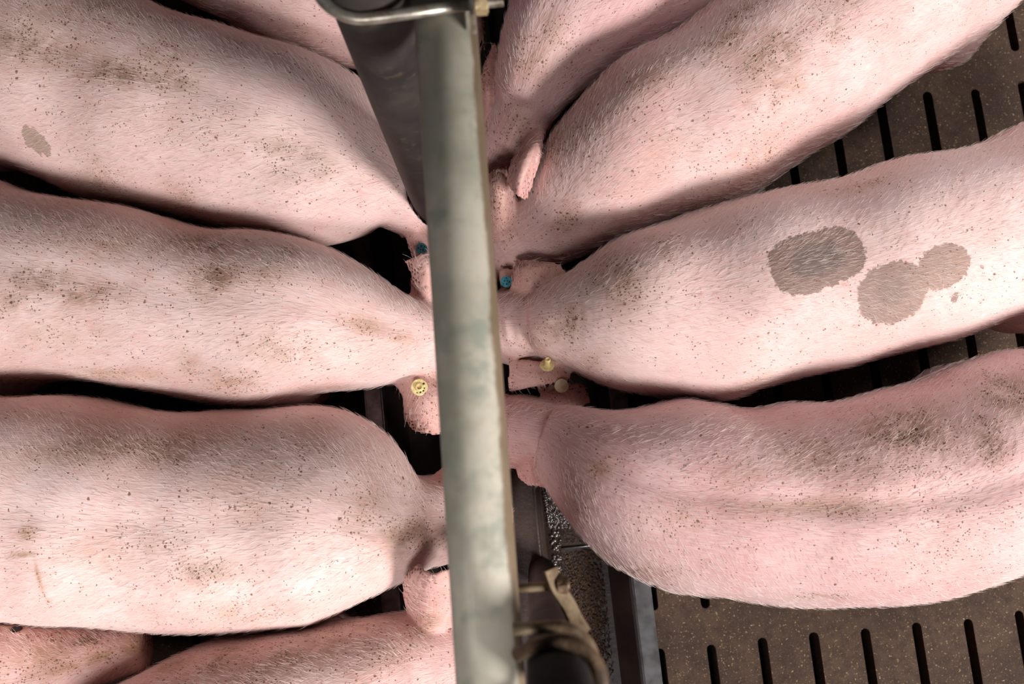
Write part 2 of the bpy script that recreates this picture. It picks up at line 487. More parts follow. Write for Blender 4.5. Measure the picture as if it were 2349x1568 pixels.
def foam():
    # shallow puddle with bubbles between divider and right trough wall
    outline = [(1232, 1070), (1262, 1085), (1285, 1120), (1292, 1160), (1288, 1230), (1284, 1310), (1262, 1322), (1254, 1300), (1250, 1240), (1240, 1180), (1238, 1120)]
    pts = catmull([P(x, y, 0.044) for x, y in outline + outline[:1]], 4)[:-1]
    bm = bmesh.new()
    bm.faces.new([bm.verts.new(p) for p in pts])
    r = bmesh.ops.extrude_face_region(bm, geom=list(bm.faces))
    bmesh.ops.translate(bm, vec=(0, 0, -0.010), verts=[v for v in r['geom'] if isinstance(v, bmesh.types.BMVert)])
    o = link('water_puddle', bm_mesh('water_puddle', bm), M['water'])
    tag(o, 'wet dark puddle in the trough bottom beside the lower right pig', 'water', kind='stuff')
    bm = bmesh.new()
    def bub(px, py, r):
        q = P(px, py, 0.0445)
        m = Matrix.Translation(q) @ Matrix.Diagonal((r, r, r * 0.75, 1))
        bmesh.ops.create_icosphere(bm, subdivisions=2, radius=1.0, matrix=m)
    for i in range(900):
        t = random.random()
        py = 1075 + t * 135
        w = 24 + 30 * math.sin(min(1, t * 1.4) * math.pi * 0.6)
        px = 1240 + t * 18 + random.uniform(0, w) * 0.95
        bub(px, py, random.uniform(0.0010, 0.0034))
    for i in range(70):
        py = random.uniform(1205, 1318)
        bub(1262 + (py - 1205) * 0.02 + random.uniform(0, 24), py, random.uniform(0.0014, 0.0048))
    o = link('water_foam', bm_mesh('water_foam', bm, True), M['bubble'])
    tag(o, 'glittering foam bubbles on the puddle in the trough', 'foam', kind='stuff')
foam()

# ------------------------------------------------------------------ steel work over the trough
BEAM_Z, BEAM_R = 1.09, 0.0305
ba, bb = P(1019, 0, BEAM_Z), P(1125.5, 1568, BEAM_Z)
bd = nrm(bb - ba)
def beam():
    bm = bmesh.new()
    ang = math.atan2(bd[1], bd[0]) + math.pi / 2
    ctr = (ba + bb) / 2
    seg = 48
    L0, L1 = -0.95, 0.95
    ring = lambda y, r: [bm.verts.new((r * math.cos(t), y, r * math.sin(t))) for t in [2 * math.pi * j / seg for j in range(seg)]]
    o1, o2, i1, i2 = ring(L0, BEAM_R), ring(L1, BEAM_R), ring(L0, BEAM_R - 0.004), ring(L1, BEAM_R - 0.004)
    for a, b in ((o1, o2), (i2, i1), (o2, i2), (i1, o1)):
        for j in range(seg):
            bm.faces.new((a[j], a[(j + 1) % seg], b[(j + 1) % seg], b[j]))
    o = link('support_pipe', bm_mesh('support_pipe', bm, True), M['galv'], loc=ctr)
    o.rotation_euler = (0, 0, ang)
    tag(o, 'thick weathered galvanised pipe running lengthwise above the trough, blurred in front', 'pipe')
    return o
beam()

POLE = P(848, -22, BEAM_Z); POLE_R = 0.0415
POST = P(1274, 1508, BEAM_Z); POST_R = 0.0250
def vertical_pipe(name, c, r, z0, z1, label, wall=0.004):
    bm = bmesh.new(); seg = 48
    ring = lambda z, q: [bm.verts.new((q * math.cos(t), q * math.sin(t), z)) for t in [2 * math.pi * j / seg for j in range(seg)]]
    o1, o2, i1, i2 = ring(0, r), ring(z1 - z0, r), ring(0, r - wall), ring(z1 - z0, r - wall)
    for a, b in ((o1, o2), (i2, i1), (o2, i2), (i1, o1)):
        for j in range(seg):
            bm.faces.new((a[j], a[(j + 1) % seg], b[(j + 1) % seg], b[j]))
    o = link(name, bm_mesh(name, bm, True), M['pipe'], loc=(c[0], c[1], z0))
    return tag(o, label, 'pipe')
vertical_pipe('feed_pipe', POLE, POLE_R, 0.146, 1.80, 'wide black vertical feed pipe dropping into the trough near the upper photo edge')
vertical_pipe('feed_pipe', POST, POST_R, 0.146, 1.55, 'narrower dark vertical feed pipe held by rusty clamps at the lower photo edge')

def arc(c, r, a0, a1, z, n=24):
    return [(c[0] + r * math.cos(t), c[1] + r * math.sin(t), z) for t in np.linspace(a0, a1, n)]
def threaded(bm, a, b, r, pitch=0.0016):
    a, b = Vector(a), Vector(b)
    n = max(4, int((b - a).length / pitch) * 2)
    pts = [a.lerp(b, i / n) for i in range(n + 1)]
    tube(bm, pts, [r if i % 2 else r * 0.86 for i in range(n + 1)], 18)
def hexnut(bm, c, axis, r, h):
    m = Vector(axis).to_track_quat('Z', 'Y').to_matrix().to_4x4()
    bmesh.ops.create_cone(bm, cap_ends=True, segments=6, radius1=r, radius2=r, depth=h * 0.8, matrix=Matrix.Translation(c) @ m)
    bmesh.ops.create_cone(bm, cap_ends=True, segments=18, radius1=r * 0.97, radius2=r * 0.80, depth=h, matrix=Matrix.Translation(c) @ m)

def upper_clamp():
    z = BEAM_Z + BEAM_R + 0.0065
    root = empty('pipe_clamp', (POLE[0], POLE[1], z), 'bright worn U bolt clamp tying the wide black pipe to the galvanised pipe', 'clamp')
    off = Vector(root.location)
    rr = POLE_R + 0.0062
    xe = P(1087, 90, z)[0]
    yl, yu = POLE[1] - rr, POLE[1] + rr
    pts = [(xe - 0.001, yl + 0.003, z), (POLE[0] + 0.02, yl, z)] + arc(POLE, rr, -math.pi / 2, -3 * math.pi / 2, z, 32) + [(POLE[0] + 0.02, yu, z), (xe - 0.001, yu, z)]
    bm = bmesh.new()
    tube(bm, [Vector(p) - off for p in pts], 0.0058, 18)
    link('u_bolt', bm_mesh('u_bolt', bm, True), M['zinc'], root)
    bm = bmesh.new()
    add_box(bm, Vector((xe - 0.001, yl - 0.022, z - 0.011)) - off, Vector((xe + 0.0035, yu + 0.022, z + 0.028)) - off, 0.001)
    link('clamp_plate', bm_mesh('clamp_plate', bm), M['zinc'], root)
    for y in (yl + 0.003, yu):
        bm = bmesh.new()
        threaded(bm, Vector((xe + 0.003, y, z)) - off, Vector((xe + 0.031, y, z)) - off, 0.0056)
        link('thread_end', bm_mesh('thread_end', bm, True), M['zinc'], root)
        bm = bmesh.new()
        hexnut(bm, Vector((xe + 0.0105, y, z)) - off, (1, 0, 0), 0.0115, 0.012)
        link('nut', bm_mesh('nut', bm), M['brass'], root)
upper_clamp()

def lower_clamps():
    # first clamp: loop lying on the galvanised pipe
    z = BEAM_Z + BEAM_R + 0.0070
    root = empty('pipe_clamp', (POST[0], POST[1], z), 'rusty round bar clamp looped round the narrower pipe, nearest to the bolt', 'clamp', 'clamps on the narrower pipe')
    off = Vector(root.location)
    r = POST_R + 0.0068
    pts = [(POST[0] - 0.033, POST[1] + r + 0.002, z + 0.004), (POST[0] - 0.012, POST[1] + r, z)] + arc(POST, r, math.pi / 2, -math.pi / 2, z, 24) + [(POST[0] - 0.012, POST[1] - r, z), (POST[0] - 0.033, POST[1] - r, z)]
    bm = bmesh.new(); tube(bm, [Vector(p) - off for p in pts], 0.0056, 18)
    link('u_bolt', bm_mesh('u_bolt', bm, True), M['rustlight'], root)
    # second loop, higher up and canted
    z2 = BEAM_Z + 0.12
    root = empty('pipe_clamp', (POST[0], POST[1], z2), 'rusty canted bar clamp round the narrower pipe at the lower photo edge', 'clamp', 'clamps on the narrower pipe')
    off = Vector(root.location)
    pts = [(POST[0] - 0.030, POST[1] + r - 0.012, z2 - 0.03), (POST[0] - 0.014, POST[1] + r - 0.003, z2 - 0.012)] + [(x, y, z2 + 0.004 * i / 24) for i, (x, y, _) in enumerate(arc(POST, r, math.pi / 2 + 0.1, -math.pi / 2, z2, 24))] + [(POST[0] - 0.03, POST[1] - r, z2)]
    bm = bmesh.new(); tube(bm, [Vector(p) - off for p in pts], 0.0060, 18)
    link('u_bolt', bm_mesh('u_bolt', bm, True), M['rust'], root)
    # saddle strap with bolt and nut below
    zs = BEAM_Z - 0.075
    root = empty('strap_clamp', (POST[0], POST[1], zs), 'bent rusty strap with a threaded bolt and nut beside the galvanised pipe', 'clamp')
    off = Vector(root.location)
    line = catmull([P(1262, 1306, zs + 0.006), P(1276, 1345, zs + 0.004), P(1302, 1385, zs), P(1322, 1425, zs), P(1341, 1454, zs)], 6)
    bm = bmesh.new(); rows = []
    for i, p in enumerate(line):
        t = line[min(i + 1, len(line) - 1)] - line[max(i - 1, 0)]
        s = nrm([t[1], -t[0], 0.0])
        a = nrm(s + np.array([0, 0, 0.9]))
        b = nrm(np.cross(t, a))
        w, th = 0.0085, 0.002
        rows.append([bm.verts.new(Vector(p + a * u * w + b * v * th) - off) for u, v in ((-1, -1), (1, -1), (1, 1), (-1, 1))])
    for a, b in zip(rows, rows[1:]):
        for j in range(4):
            bm.faces.new((a[j], a[(j + 1) % 4], b[(j + 1) % 4], b[j]))
    bm.faces.new(rows[0][::-1]); bm.faces.new(rows[-1])
    link('strap', bm_mesh('strap', bm), M['rustlight'], root)
    bm = bmesh.new()
    threaded(bm, Vector(P(1188, 1349, zs)) - off, Vector(P(1306, 1340, zs)) - off, 0.0048, 0.0021)
    link('bolt', bm_mesh('bolt', bm, True), M['rustlight'], root)
    bm = bmesh.new()
    hexnut(bm, Vector(P(1290, 1341, zs)) - off, P(1306, 1340, zs) - P(1188, 1349, zs), 0.0095, 0.010)
    link('nut', bm_mesh('nut', bm), M['rust'], root)
lower_clamps()

# ------------------------------------------------------------------ pigs
ZC, HH_ = 0.37, 0.20
def smin(a, b, k):
    h = np.clip(0.5 + 0.5 * (b - a) / k, 0, 1)
    return b * (1 - h) + a * h - k * h * (1 - h)
def smax(a, b, k):
    return -smin(-a, -b, k)
def capsule(p, a, b, ra, rb):
    a, b = np.asarray(a, float), np.asarray(b, float)
    ab = b - a
    t = np.clip(((p - a) @ ab) / (ab @ ab), 0, 1)
    return np.linalg.norm(p - a - t[:, None] * ab, axis=1) - (ra + (rb - ra) * t)

class Pig:
    """one growing pig: trunk, neck and head along a spine, four legs, tail and ears, all one surface"""
    def __init__(s, body, head, ears=(), bumps=(), groove=0.003, nexp=2.25, carve=(), eye_at=0.42):
        cs, ws, hs = [], [], []
        s.dz = -0.072 if len(body[-1]) == 4 else 0.0                     # heads bow down to the trough
        for iq, q in enumerate(body):
            ax, ay, bx, by = q[:4]
            back = len(body) - 1 - iq                                  # the neck gets lower and slimmer towards the head
            zc = q[4] if len(q) > 4 else ZC + (-0.036, -0.022, -0.010, -0.003)[min(back, 3)]
            h = q[5] if len(q) > 5 else HH_ - (0.078, 0.050, 0.026, 0.009, 0.0)[min(back, 4)]
            a, b = P(ax, ay, zc), P(bx, by, zc)
            cs.append((a + b) / 2); hs.append(h); ws.append((a, b))
        n = len(cs)
        W = []
        for i in range(n):
            t = cs[min(i + 1, n - 1)] - cs[max(i - 1, 0)]
            t[2] = 0; t = nrm(t)
            side = np.array([-t[1], t[0], 0.0])
            e = abs((ws[i][1] - ws[i][0]) @ side) / 2
            v = cs[i] - CAM
            tan = (v @ side) / v[2]
            W.append(math.sqrt(max(e * e - (hs[i] * tan) ** 2, (0.6 * e) ** 2)))
        for (px, py, z, w, h) in head:
            cs.append(P(px, py, z + s.dz * min(1.0, max(0.0, (z - 0.15) / 0.2)))); W.append(w); hs.append(h)
        s.nb = n
        ctrl = np.c_[np.array(cs), W, hs]
        d = catmull(ctrl, 9)
        ker = np.exp(-0.5 * (np.arange(-14, 15) / 4.5) ** 2); ker /= ker.sum()
        ext = np.vstack([2 * d[0] - d[14:0:-1], d, 2 * d[-1] - d[-2:-16:-1]])
        d = np.stack([np.convolve(ext[:, j], ker, 'valid') for j in range(5)], 1)
        s.c, s.w, s.h = d[:, :3], d[:, 3], d[:, 4]
        s.ibody = (n - 1) * 9
        N = len(d)
        T = np.gradient(s.c, axis=0); T /= np.linalg.norm(T, axis=1)[:, None]
        S = np.zeros_like(T)
        for i in range(N):
            hz = T[i].copy(); hz[2] = 0
            L = np.linalg.norm(hz)
            cand = np.array([-hz[1], hz[0], 0]) / max(L, 1e-6)
            if i == 0: S[i] = cand
            else:
                k = min(1.0, max(0.0, (L - 0.25) / 0.4))
                S[i] = nrm(cand * k + S[i - 1] * (1 - k)) if cand @ S[i - 1] > 0 else S[i - 1]
            S[i] = nrm(S[i] - T[i] * (S[i] @ T[i]))
        s.T, s.S = T, S
        s.U = np.cross(T, S)
        s.arc = np.r_[0, np.cumsum(np.linalg.norm(np.diff(s.c, axis=0), axis=1))]
        s.nexp, s.groove = nexp, groove
        s.bumps = [(P(x, y, 0.55)[:2], r / 1580.0, a) for x, y, r, a in bumps]
        s.tail_r = 0.11
        s.waves = [(rng.uniform(16, 40), rng.uniform(1.0, 3.2), rng.uniform(0, 6.28), rng.uniform(.0012, .0026)) for _ in range(5)]
        s.snout = s.c[-1]; s.snT = T[-1]
        s.carve = [(P(*q[:3]), np.array(q[3:])) for q in carve]
        k = s.ibody + int((N - 1 - s.ibody) * eye_at)
        s.eyes = []
        for sg in (1, -1):
            c = s.c[k] + S[k] * sg * s.w[k] * 0.80 + s.U[k] * s.h[k] * 0.50
            s.eyes.append((c, nrm(S[k] * sg * 0.8 + s.U[k] * 0.6)))
        s.ears = []
        for rows, thick in ears:
            g = np.array([[P(q[0], q[1], q[2] + s.dz * 0.7) for q in row] for row in rows])       # rows from root to tip
            g = np.array([catmull(g[:, j], 7) for j in range(g.shape[1])]).transpose(1, 0, 2)
            g = np.array([catmull(r, 8) for r in g])
            # refine until samples stand about 3 mm apart
            for ax in (0, 1):
                gap = np.linalg.norm(np.diff(g, axis=ax), axis=2).max()
                m = max(1, int(math.ceil(gap / 0.0032)))
                nn = g.shape[ax]
                q = np.linspace(0, nn - 1, (nn - 1) * m + 1)
                lo = np.minimum(q.astype(int), nn - 2); fr = q - lo
                fr = fr.reshape((-1, 1, 1) if ax == 0 else (1, -1, 1))
                g = np.take(g, lo, ax) * (1 - fr) + np.take(g, lo + 1, ax) * fr
            u = np.linspace(0, 1, g.shape[0])[:, None]; v = np.abs(np.linspace(-1, 1, g.shape[1]))[None, :]
            th = thick * (1.25 - 0.45 * u) * (1 - 0.18 * v ** 2)
            s.ears.append((g.reshape(-1, 3), th.ravel(), g))
        # legs
        def at(fr):
            L = s.arc[s.ibody] * fr
            i = int(np.searchsorted(s.arc, L)); return min(i, N - 1)
        s.legs = []
        for fr, hind in ((0.19, True), (0.735, False)):
            i = at(fr)
            f = nrm(s.T[i] * (1, 1, 0))
            for sg in (1, -1):
                lat = s.S[i] * sg
                b0 = s.c[i] + lat * s.w[i] * (0.46 if hind else 0.50)
                k = b0 * (1, 1, 0) + lat * 0.012
                fx = k[0] + f[0] * 0.02                                     # feet stand beside the trough, not in it
                if XL - 0.095 < fx < XR + 0.095:
                    k[0] += (XL - 0.095 - fx) if s.c[0, 0] < -0.045 else (XR + 0.095 - fx)
                if hind:
                    js = [(b0 + (0, 0, 0.015), 0.098), (k + f * 0.055 + lat * 0.012 + (0, 0, 0.27), 0.078), (k - f * 0.055 + (0, 0, 0.16), 0.034), (k - f * 0.03 + (0, 0, 0.065), 0.026), (k - f * 0.01 + (0, 0, 0.030), 0.029)]
                else:
                    js = [(b0 + (0, 0, -0.02), 0.075), (k - f * 0.02 + (0, 0, 0.25), 0.052), (k + f * 0.012 + (0, 0, 0.145), 0.034), (k + (0, 0, 0.06), 0.026), (k + f * 0.015 + (0, 0, 0.030), 0.029)]
                s.legs.append(js)
        t0 = s.c[0] - s.T[0] * 0.10 + (0, 0, s.h[0] * 0.45)
        s.tail = [t0 + s.T[0] * 0.04, t0 - s.T[0] * 0.015 + (0, 0, -0.02), t0 - s.T[0] * 0.03 + s.S[0] * 0.03 + (0, 0, -0.06), t0 - s.T[0] * 0.02 - s.S[0] * 0.01 + (0, 0, -0.12)]
        allp = [s.c - s.w[:, None], s.c + s.w[:, None], np.array([j for l in s.legs for j, _ in l])] + [e[0] for e in s.ears]
        a = np.vstack(allp)
        s.lo = a.min(0) - 0.06; s.hi = a.max(0) + 0.06
        s.lo[2] = -0.005; s.hi[2] = max(float((s.c[:, 2] + s.h).max()), a[:, 2].max()) + 0.03
        s.lo[:2] -= 0.06; s.hi[:2] += 0.06
    def near(s, p):
        """spine sample, lateral, vertical and axial offsets of points"""
        idx = np.empty(len(p), np.int32)
        c = s.c.astype(np.float32)
        cc = (c ** 2).sum(1)
        for k in range(0, len(p), 200000):
            q = p[k:k + 200000].astype(np.float32)
            idx[k:k + 200000] = np.argmin(cc[None, :] - 2 * q @ c.T, axis=1)
        d = p - s.c[idx]
        l = (d * s.T[idx]).sum(1)
        N = len(s.c)
        step = np.gradient(s.arc)[idx]
        fi = np.clip(idx + np.clip(l / step, -0.6, 0.6), 0, N - 1)
        i0 = np.minimum(fi.astype(int), N - 2); fr = (fi - i0)[:, None]
        mixv = lambda A: A[i0] * (1 - fr) + A[i0 + 1] * fr
        c_ = mixv(s.c); d = p - c_
        T, S, U = mixv(s.T), mixv(s.S), mixv(s.U)
        w = mixv(s.w[:, None])[:, 0]; h = mixv(s.h[:, None])[:, 0]
        l = (d * T).sum(1)
        l = np.where(fi <= 0.01, np.minimum(l, 0), np.where(fi >= N - 1.01, np.maximum(l, 0), 0.0))   # only past either end
        return fi, (d * S).sum(1), (d * U).sum(1), l, w, h
    def field(s, p):
        fi, a, b, l, w, h = s.near(p)
        end = np.where(l < 0, s.tail_r, 0.012)
        # the belly is rounder than the back
        r = ((np.abs(a) / w) ** s.nexp + (np.abs(b) / h) ** s.nexp + (np.abs(l) / end) ** s.nexp) ** (1 / s.nexp)
        dist = np.sqrt(a * a + b * b + l * l)
        f = np.where(r > 1e-4, dist * (1 - 1 / np.maximum(r, 1e-4)), -np.minimum(w, h))
        f = np.maximum(f, -np.minimum(w, h))
        top = np.clip(b / h * 1.6, 0, 1)
        bodyish = np.clip((s.ibody + 2 - fi) / 12, 0, 1) * np.clip(fi / 10, 0, 1)
        f = f + s.groove * np.exp(-(a / 0.020) ** 2) * top * bodyish
        for c2, rad, amp in s.bumps:
            q = ((p[:, :2] - c2) ** 2).sum(1) / rad ** 2
            f = f - amp * np.exp(-q) * np.clip(b / h * 2 + 0.9, 0, 1)
        aa = np.arctan2(a, b); u = np.interp(fi, np.arange(len(s.arc)), s.arc)
        for (k1, k2, ph, am) in s.waves:                                    # soft unevenness of muscle and fat
            f = f + am * np.sin(k1 * u + ph) * np.cos(k2 * aa + 1.7 * ph) * bodyish
        def local(fun, lo, hi, k):
            nonlocal f
            m = np.all((p > lo) & (p < hi), axis=1)
            if m.any(): f[m] = smin(f[m], fun(p[m]), k)
        for js in s.legs:
            for (a0, r0), (a1, r1) in zip(js, js[1:]):
                lo = np.minimum(a0, a1) - max(r0, r1) - 0.05; hi = np.maximum(a0, a1) + max(r0, r1) + 0.05
                local(lambda q: capsule(q, a0, a1, r0, r1), lo, hi, 0.03)
        for a0, a1 in zip(s.tail, s.tail[1:]):
            local(lambda q: capsule(q, a0, a1, 0.009, 0.008), np.minimum(a0, a1) - 0.04, np.maximum(a0, a1) + 0.04, 0.012)
        # snout disc with two nostrils
        def snout(q):
            d = q - (s.snout + s.snT * 0.006)
            ax = d @ s.snT; rad = np.sqrt(np.maximum((d * d).sum(1) - ax * ax, 0))
            x = np.maximum(rad - 0.0325, 0); y = np.maximum(np.abs(ax) - 0.004, 0)
            g = np.sqrt(x * x + y * y) - 0.007
            for sg in (1, -1):
                n = s.snout + s.snT * 0.018 + s.S[-1] * sg * 0.0125
                g = smax(g, -(np.linalg.norm(q - n, axis=1) - 0.0075), 0.004)
            return g
        local(snout, s.snout - 0.07, s.snout + 0.07, 0.010)
        for c, od in s.eyes:                                               # lids round the eyes
            local(lambda q: smax(np.linalg.norm(q - c, axis=1) - 0.0165, -(np.linalg.norm((q - c - od * 0.010) * (1, 1, 1), axis=1) - 0.0125), 0.002), c - 0.05, c + 0.05, 0.010)
            m = np.linalg.norm(p - c - od * 0.012, axis=1) < 0.03
            if m.any(): f[m] = smax(f[m], -(np.linalg.norm(p[m] - c - od * 0.012, axis=1) - 0.0105), 0.002)
        for pts, th, g in s.ears:
            lo, hi = pts.min(0) - 0.02, pts.max(0) + 0.02
            m = np.all((p > lo) & (p < hi), axis=1)
            if m.any():
                q = p[m]; best = np.empty(len(q))
                for k in range(0, len(q), 4000):
                    d2 = ((q[k:k + 4000, None, :] - pts[None]) ** 2).sum(2)
                    best[k:k + 4000] = (np.sqrt(d2) - th[None]).min(1)
                f[m] = smin(f[m], best, 0.009)
        for c, r in s.carve:                                               # hollow of a cupped ear
            q = (p - c) / r
            m = (np.abs(q) < 2).all(1)
            if m.any(): f[m] = smax(f[m], -(np.linalg.norm(q[m], axis=1) - 1) * r.min(), 0.003)
        return f

VOX = 0.0048
def surface_nets(Fd, origin, vs):
    nx, ny, nz = Fd.shape
    ins = Fd < 0
    acc = np.zeros((nx, ny, nz, 3), np.float32); cnt = np.zeros((nx, ny, nz), np.float32)
    edges = []
    for ax in range(3):
        sl0 = [slice(None)] * 3; sl1 = [slice(None)] * 3
        sl0[ax] = slice(0, -1); sl1[ax] = slice(1, None)
        cr = ins[tuple(sl0)] != ins[tuple(sl1)]
        I = np.argwhere(cr)
        J = I.copy(); J[:, ax] += 1
        f0 = Fd[tuple(I.T)]; f1 = Fd[tuple(J.T)]
        pos = I.astype(np.float32); pos[:, ax] += f0 / (f0 - f1)
        o1, o2 = [a for a in range(3) if a != ax]
        ok = (I[:, o1] > 0) & (I[:, o2] > 0)
        I, pos, f0 = I[ok], pos[ok], f0[ok]
        cells = []
        for d1, d2 in ((0, 0), (1, 0), (1, 1), (0, 1)):
            c = I.copy(); c[:, o1] -= d1; c[:, o2] -= d2
            cells.append(c)
            np.add.at(acc, tuple(c.T), pos); np.add.at(cnt, tuple(c.T), 1)
        edges.append((ax, cells, f0 < 0))
    used = cnt > 0
    vid = np.full(cnt.shape, -1, np.int32)
    vid[used] = np.arange(used.sum())
    V = acc[used] / cnt[used][:, None] * vs + origin
    Q = []
    for ax, cells, neg in edges:
        q = np.stack([vid[tuple(c.T)] for c in cells], 1)
        flip = neg if ax != 1 else ~neg
        q[flip] = q[flip][:, ::-1]
        Q.append(q)
    return V, np.vstack(Q)[:, ::-1]

def smooth_verts(V, Q, it, lam=0.5):
    e = np.vstack([Q[:, [0, 1]], Q[:, [1, 2]], Q[:, [2, 3]], Q[:, [3, 0]]])
    deg = np.bincount(e.ravel(), minlength=len(V)).astype(np.float32)
    for k in range(it):
        for la in (lam, -lam * 0.96):
            a = np.stack([np.bincount(e[:, 0], V[e[:, 1], j], len(V)) + np.bincount(e[:, 1], V[e[:, 0], j], len(V)) for j in range(3)], 1)
            V = V + la * (a / deg[:, None] - V)
    return V

def poles(p):
    f = np.full(len(p), 1.0)
    for c, r in ((POLE, POLE_R), (POST, POST_R)):
        f = np.minimum(f, np.hypot(p[:, 0] - c[0], p[:, 1] - c[1]) - r - 0.003)
    # trough walls, divider
    box = lambda lo, hi: np.max(np.stack([np.maximum(lo[i] - p[:, i], p[:, i] - hi[i]) for i in range(3)]), axis=0)
    f = np.minimum(f, box((-0.104, -9, -1), (0.026, 9, 0.149)))
    f = np.minimum(f, box((XL - 0.038, -9, -1), (XL + 0.010, 9, RIM + 0.003)))
    f = np.minimum(f, box((XR - 0.010, -9, -1), (XR + 0.038, 9, RIM + 0.003)))
    return np.minimum(f, np.where((p[:, 0] > XL) & (p[:, 0] < XR), p[:, 2] - 0.055, p[:, 2] - 0.0005))

def build_field(i, pigs):
    s = pigs[i]
    n = np.ceil((s.hi - s.lo) / VOX / 4).astype(int) * 4 + 5
    cn = (n - 1) // 4 + 1
    ax = [s.lo[k] + np.arange(cn[k]) * VOX * 4 for k in range(3)]
    G = np.stack(np.meshgrid(*ax, indexing='ij'), -1).reshape(-1, 3)
    def pressed(p, gap):
        fa = s.field(p)
        # pigs press against each other: the contact surface lies half way between two bodies
        for j, o in enumerate(pigs):
            if j == i: continue
            k = np.all((p > o.lo) & (p < o.hi), axis=1) & (fa < 0.03)
            if k.any():
                fb = o.field(p[k])
                fa[k] = smax(fa[k], (fa[k] - fb) * 0.5 + gap, 0.004)
        return smax(fa, -poles(p), 0.002)
    Fc = pressed(G, 0.0022).reshape(cn).astype(np.float32)
    near = np.abs(Fc) < VOX * 4 * 2.0
    for a in range(3):                                                 # and every cell where the sign flips
        fl = np.diff((Fc < 0).astype(np.int8), axis=a) != 0
        s0 = [slice(None)] * 3; s1 = [slice(None)] * 3; s0[a] = slice(0, -1); s1[a] = slice(1, None)
        near[tuple(s0)] |= fl; near[tuple(s1)] |= fl
    # dilate ears: keep every coarse cell close to an ear or leg sample
    for pts in [e[0] for e in s.ears]:
        q = np.round((pts - s.lo) / (VOX * 4)).astype(int)
        for d in np.ndindex(3, 3, 3):
            w = np.clip(q + np.array(d) - 1, 0, np.array(cn) - 1)
            near[tuple(w.T)] = True
    big = np.repeat(np.repeat(np.repeat(Fc, 4, 0), 4, 1), 4, 2)[:n[0], :n[1], :n[2]]
    m = np.repeat(np.repeat(np.repeat(near, 4, 0), 4, 1), 4, 2)
    m = np.roll(m, (-2, -2, -2), (0, 1, 2))[:n[0], :n[1], :n[2]] | m[:n[0], :n[1], :n[2]]
    Fd = np.where(big < 0, -1.0, 1.0).astype(np.float32)
    I = np.argwhere(m)
    p = s.lo + I * VOX
    fa = pressed(p, 0.0022)
    Fd[tuple(I.T)] = fa
    Fd[0], Fd[-1] = 1, 1; Fd[:, 0], Fd[:, -1] = 1, 1; Fd[:, :, 0], Fd[:, :, -1] = 1, 1
    return Fd

def vertex_normals(V, Q):
    fn = np.cross(V[Q[:, 2]] - V[Q[:, 0]], V[Q[:, 3]] - V[Q[:, 1]])
    N = np.zeros_like(V)
    for j in range(4):
        for c in range(3):
            N[:, c] += np.bincount(Q[:, j], fn[:, c], len(V))
    return N / np.maximum(np.linalg.norm(N, axis=1), 1e-12)[:, None], np.linalg.norm(fn, axis=1) / 2

def keep_main(V, Q):
    """largest connected surface only"""
    lab = np.arange(len(V))
    e = np.vstack([Q[:, [0, 1]], Q[:, [1, 2]], Q[:, [2, 3]]])
    while True:
        old = lab.copy()
        m = np.minimum(lab[e[:, 0]], lab[e[:, 1]])
        np.minimum.at(lab, e[:, 0], m); np.minimum.at(lab, e[:, 1], m)
        lab = lab[lab]
        if (lab == old).all(): break
    main = np.bincount(lab).argmax()
    k = lab == main
    new = np.cumsum(k) - 1
    return V[k], new[Q[k[Q].all(1)]]

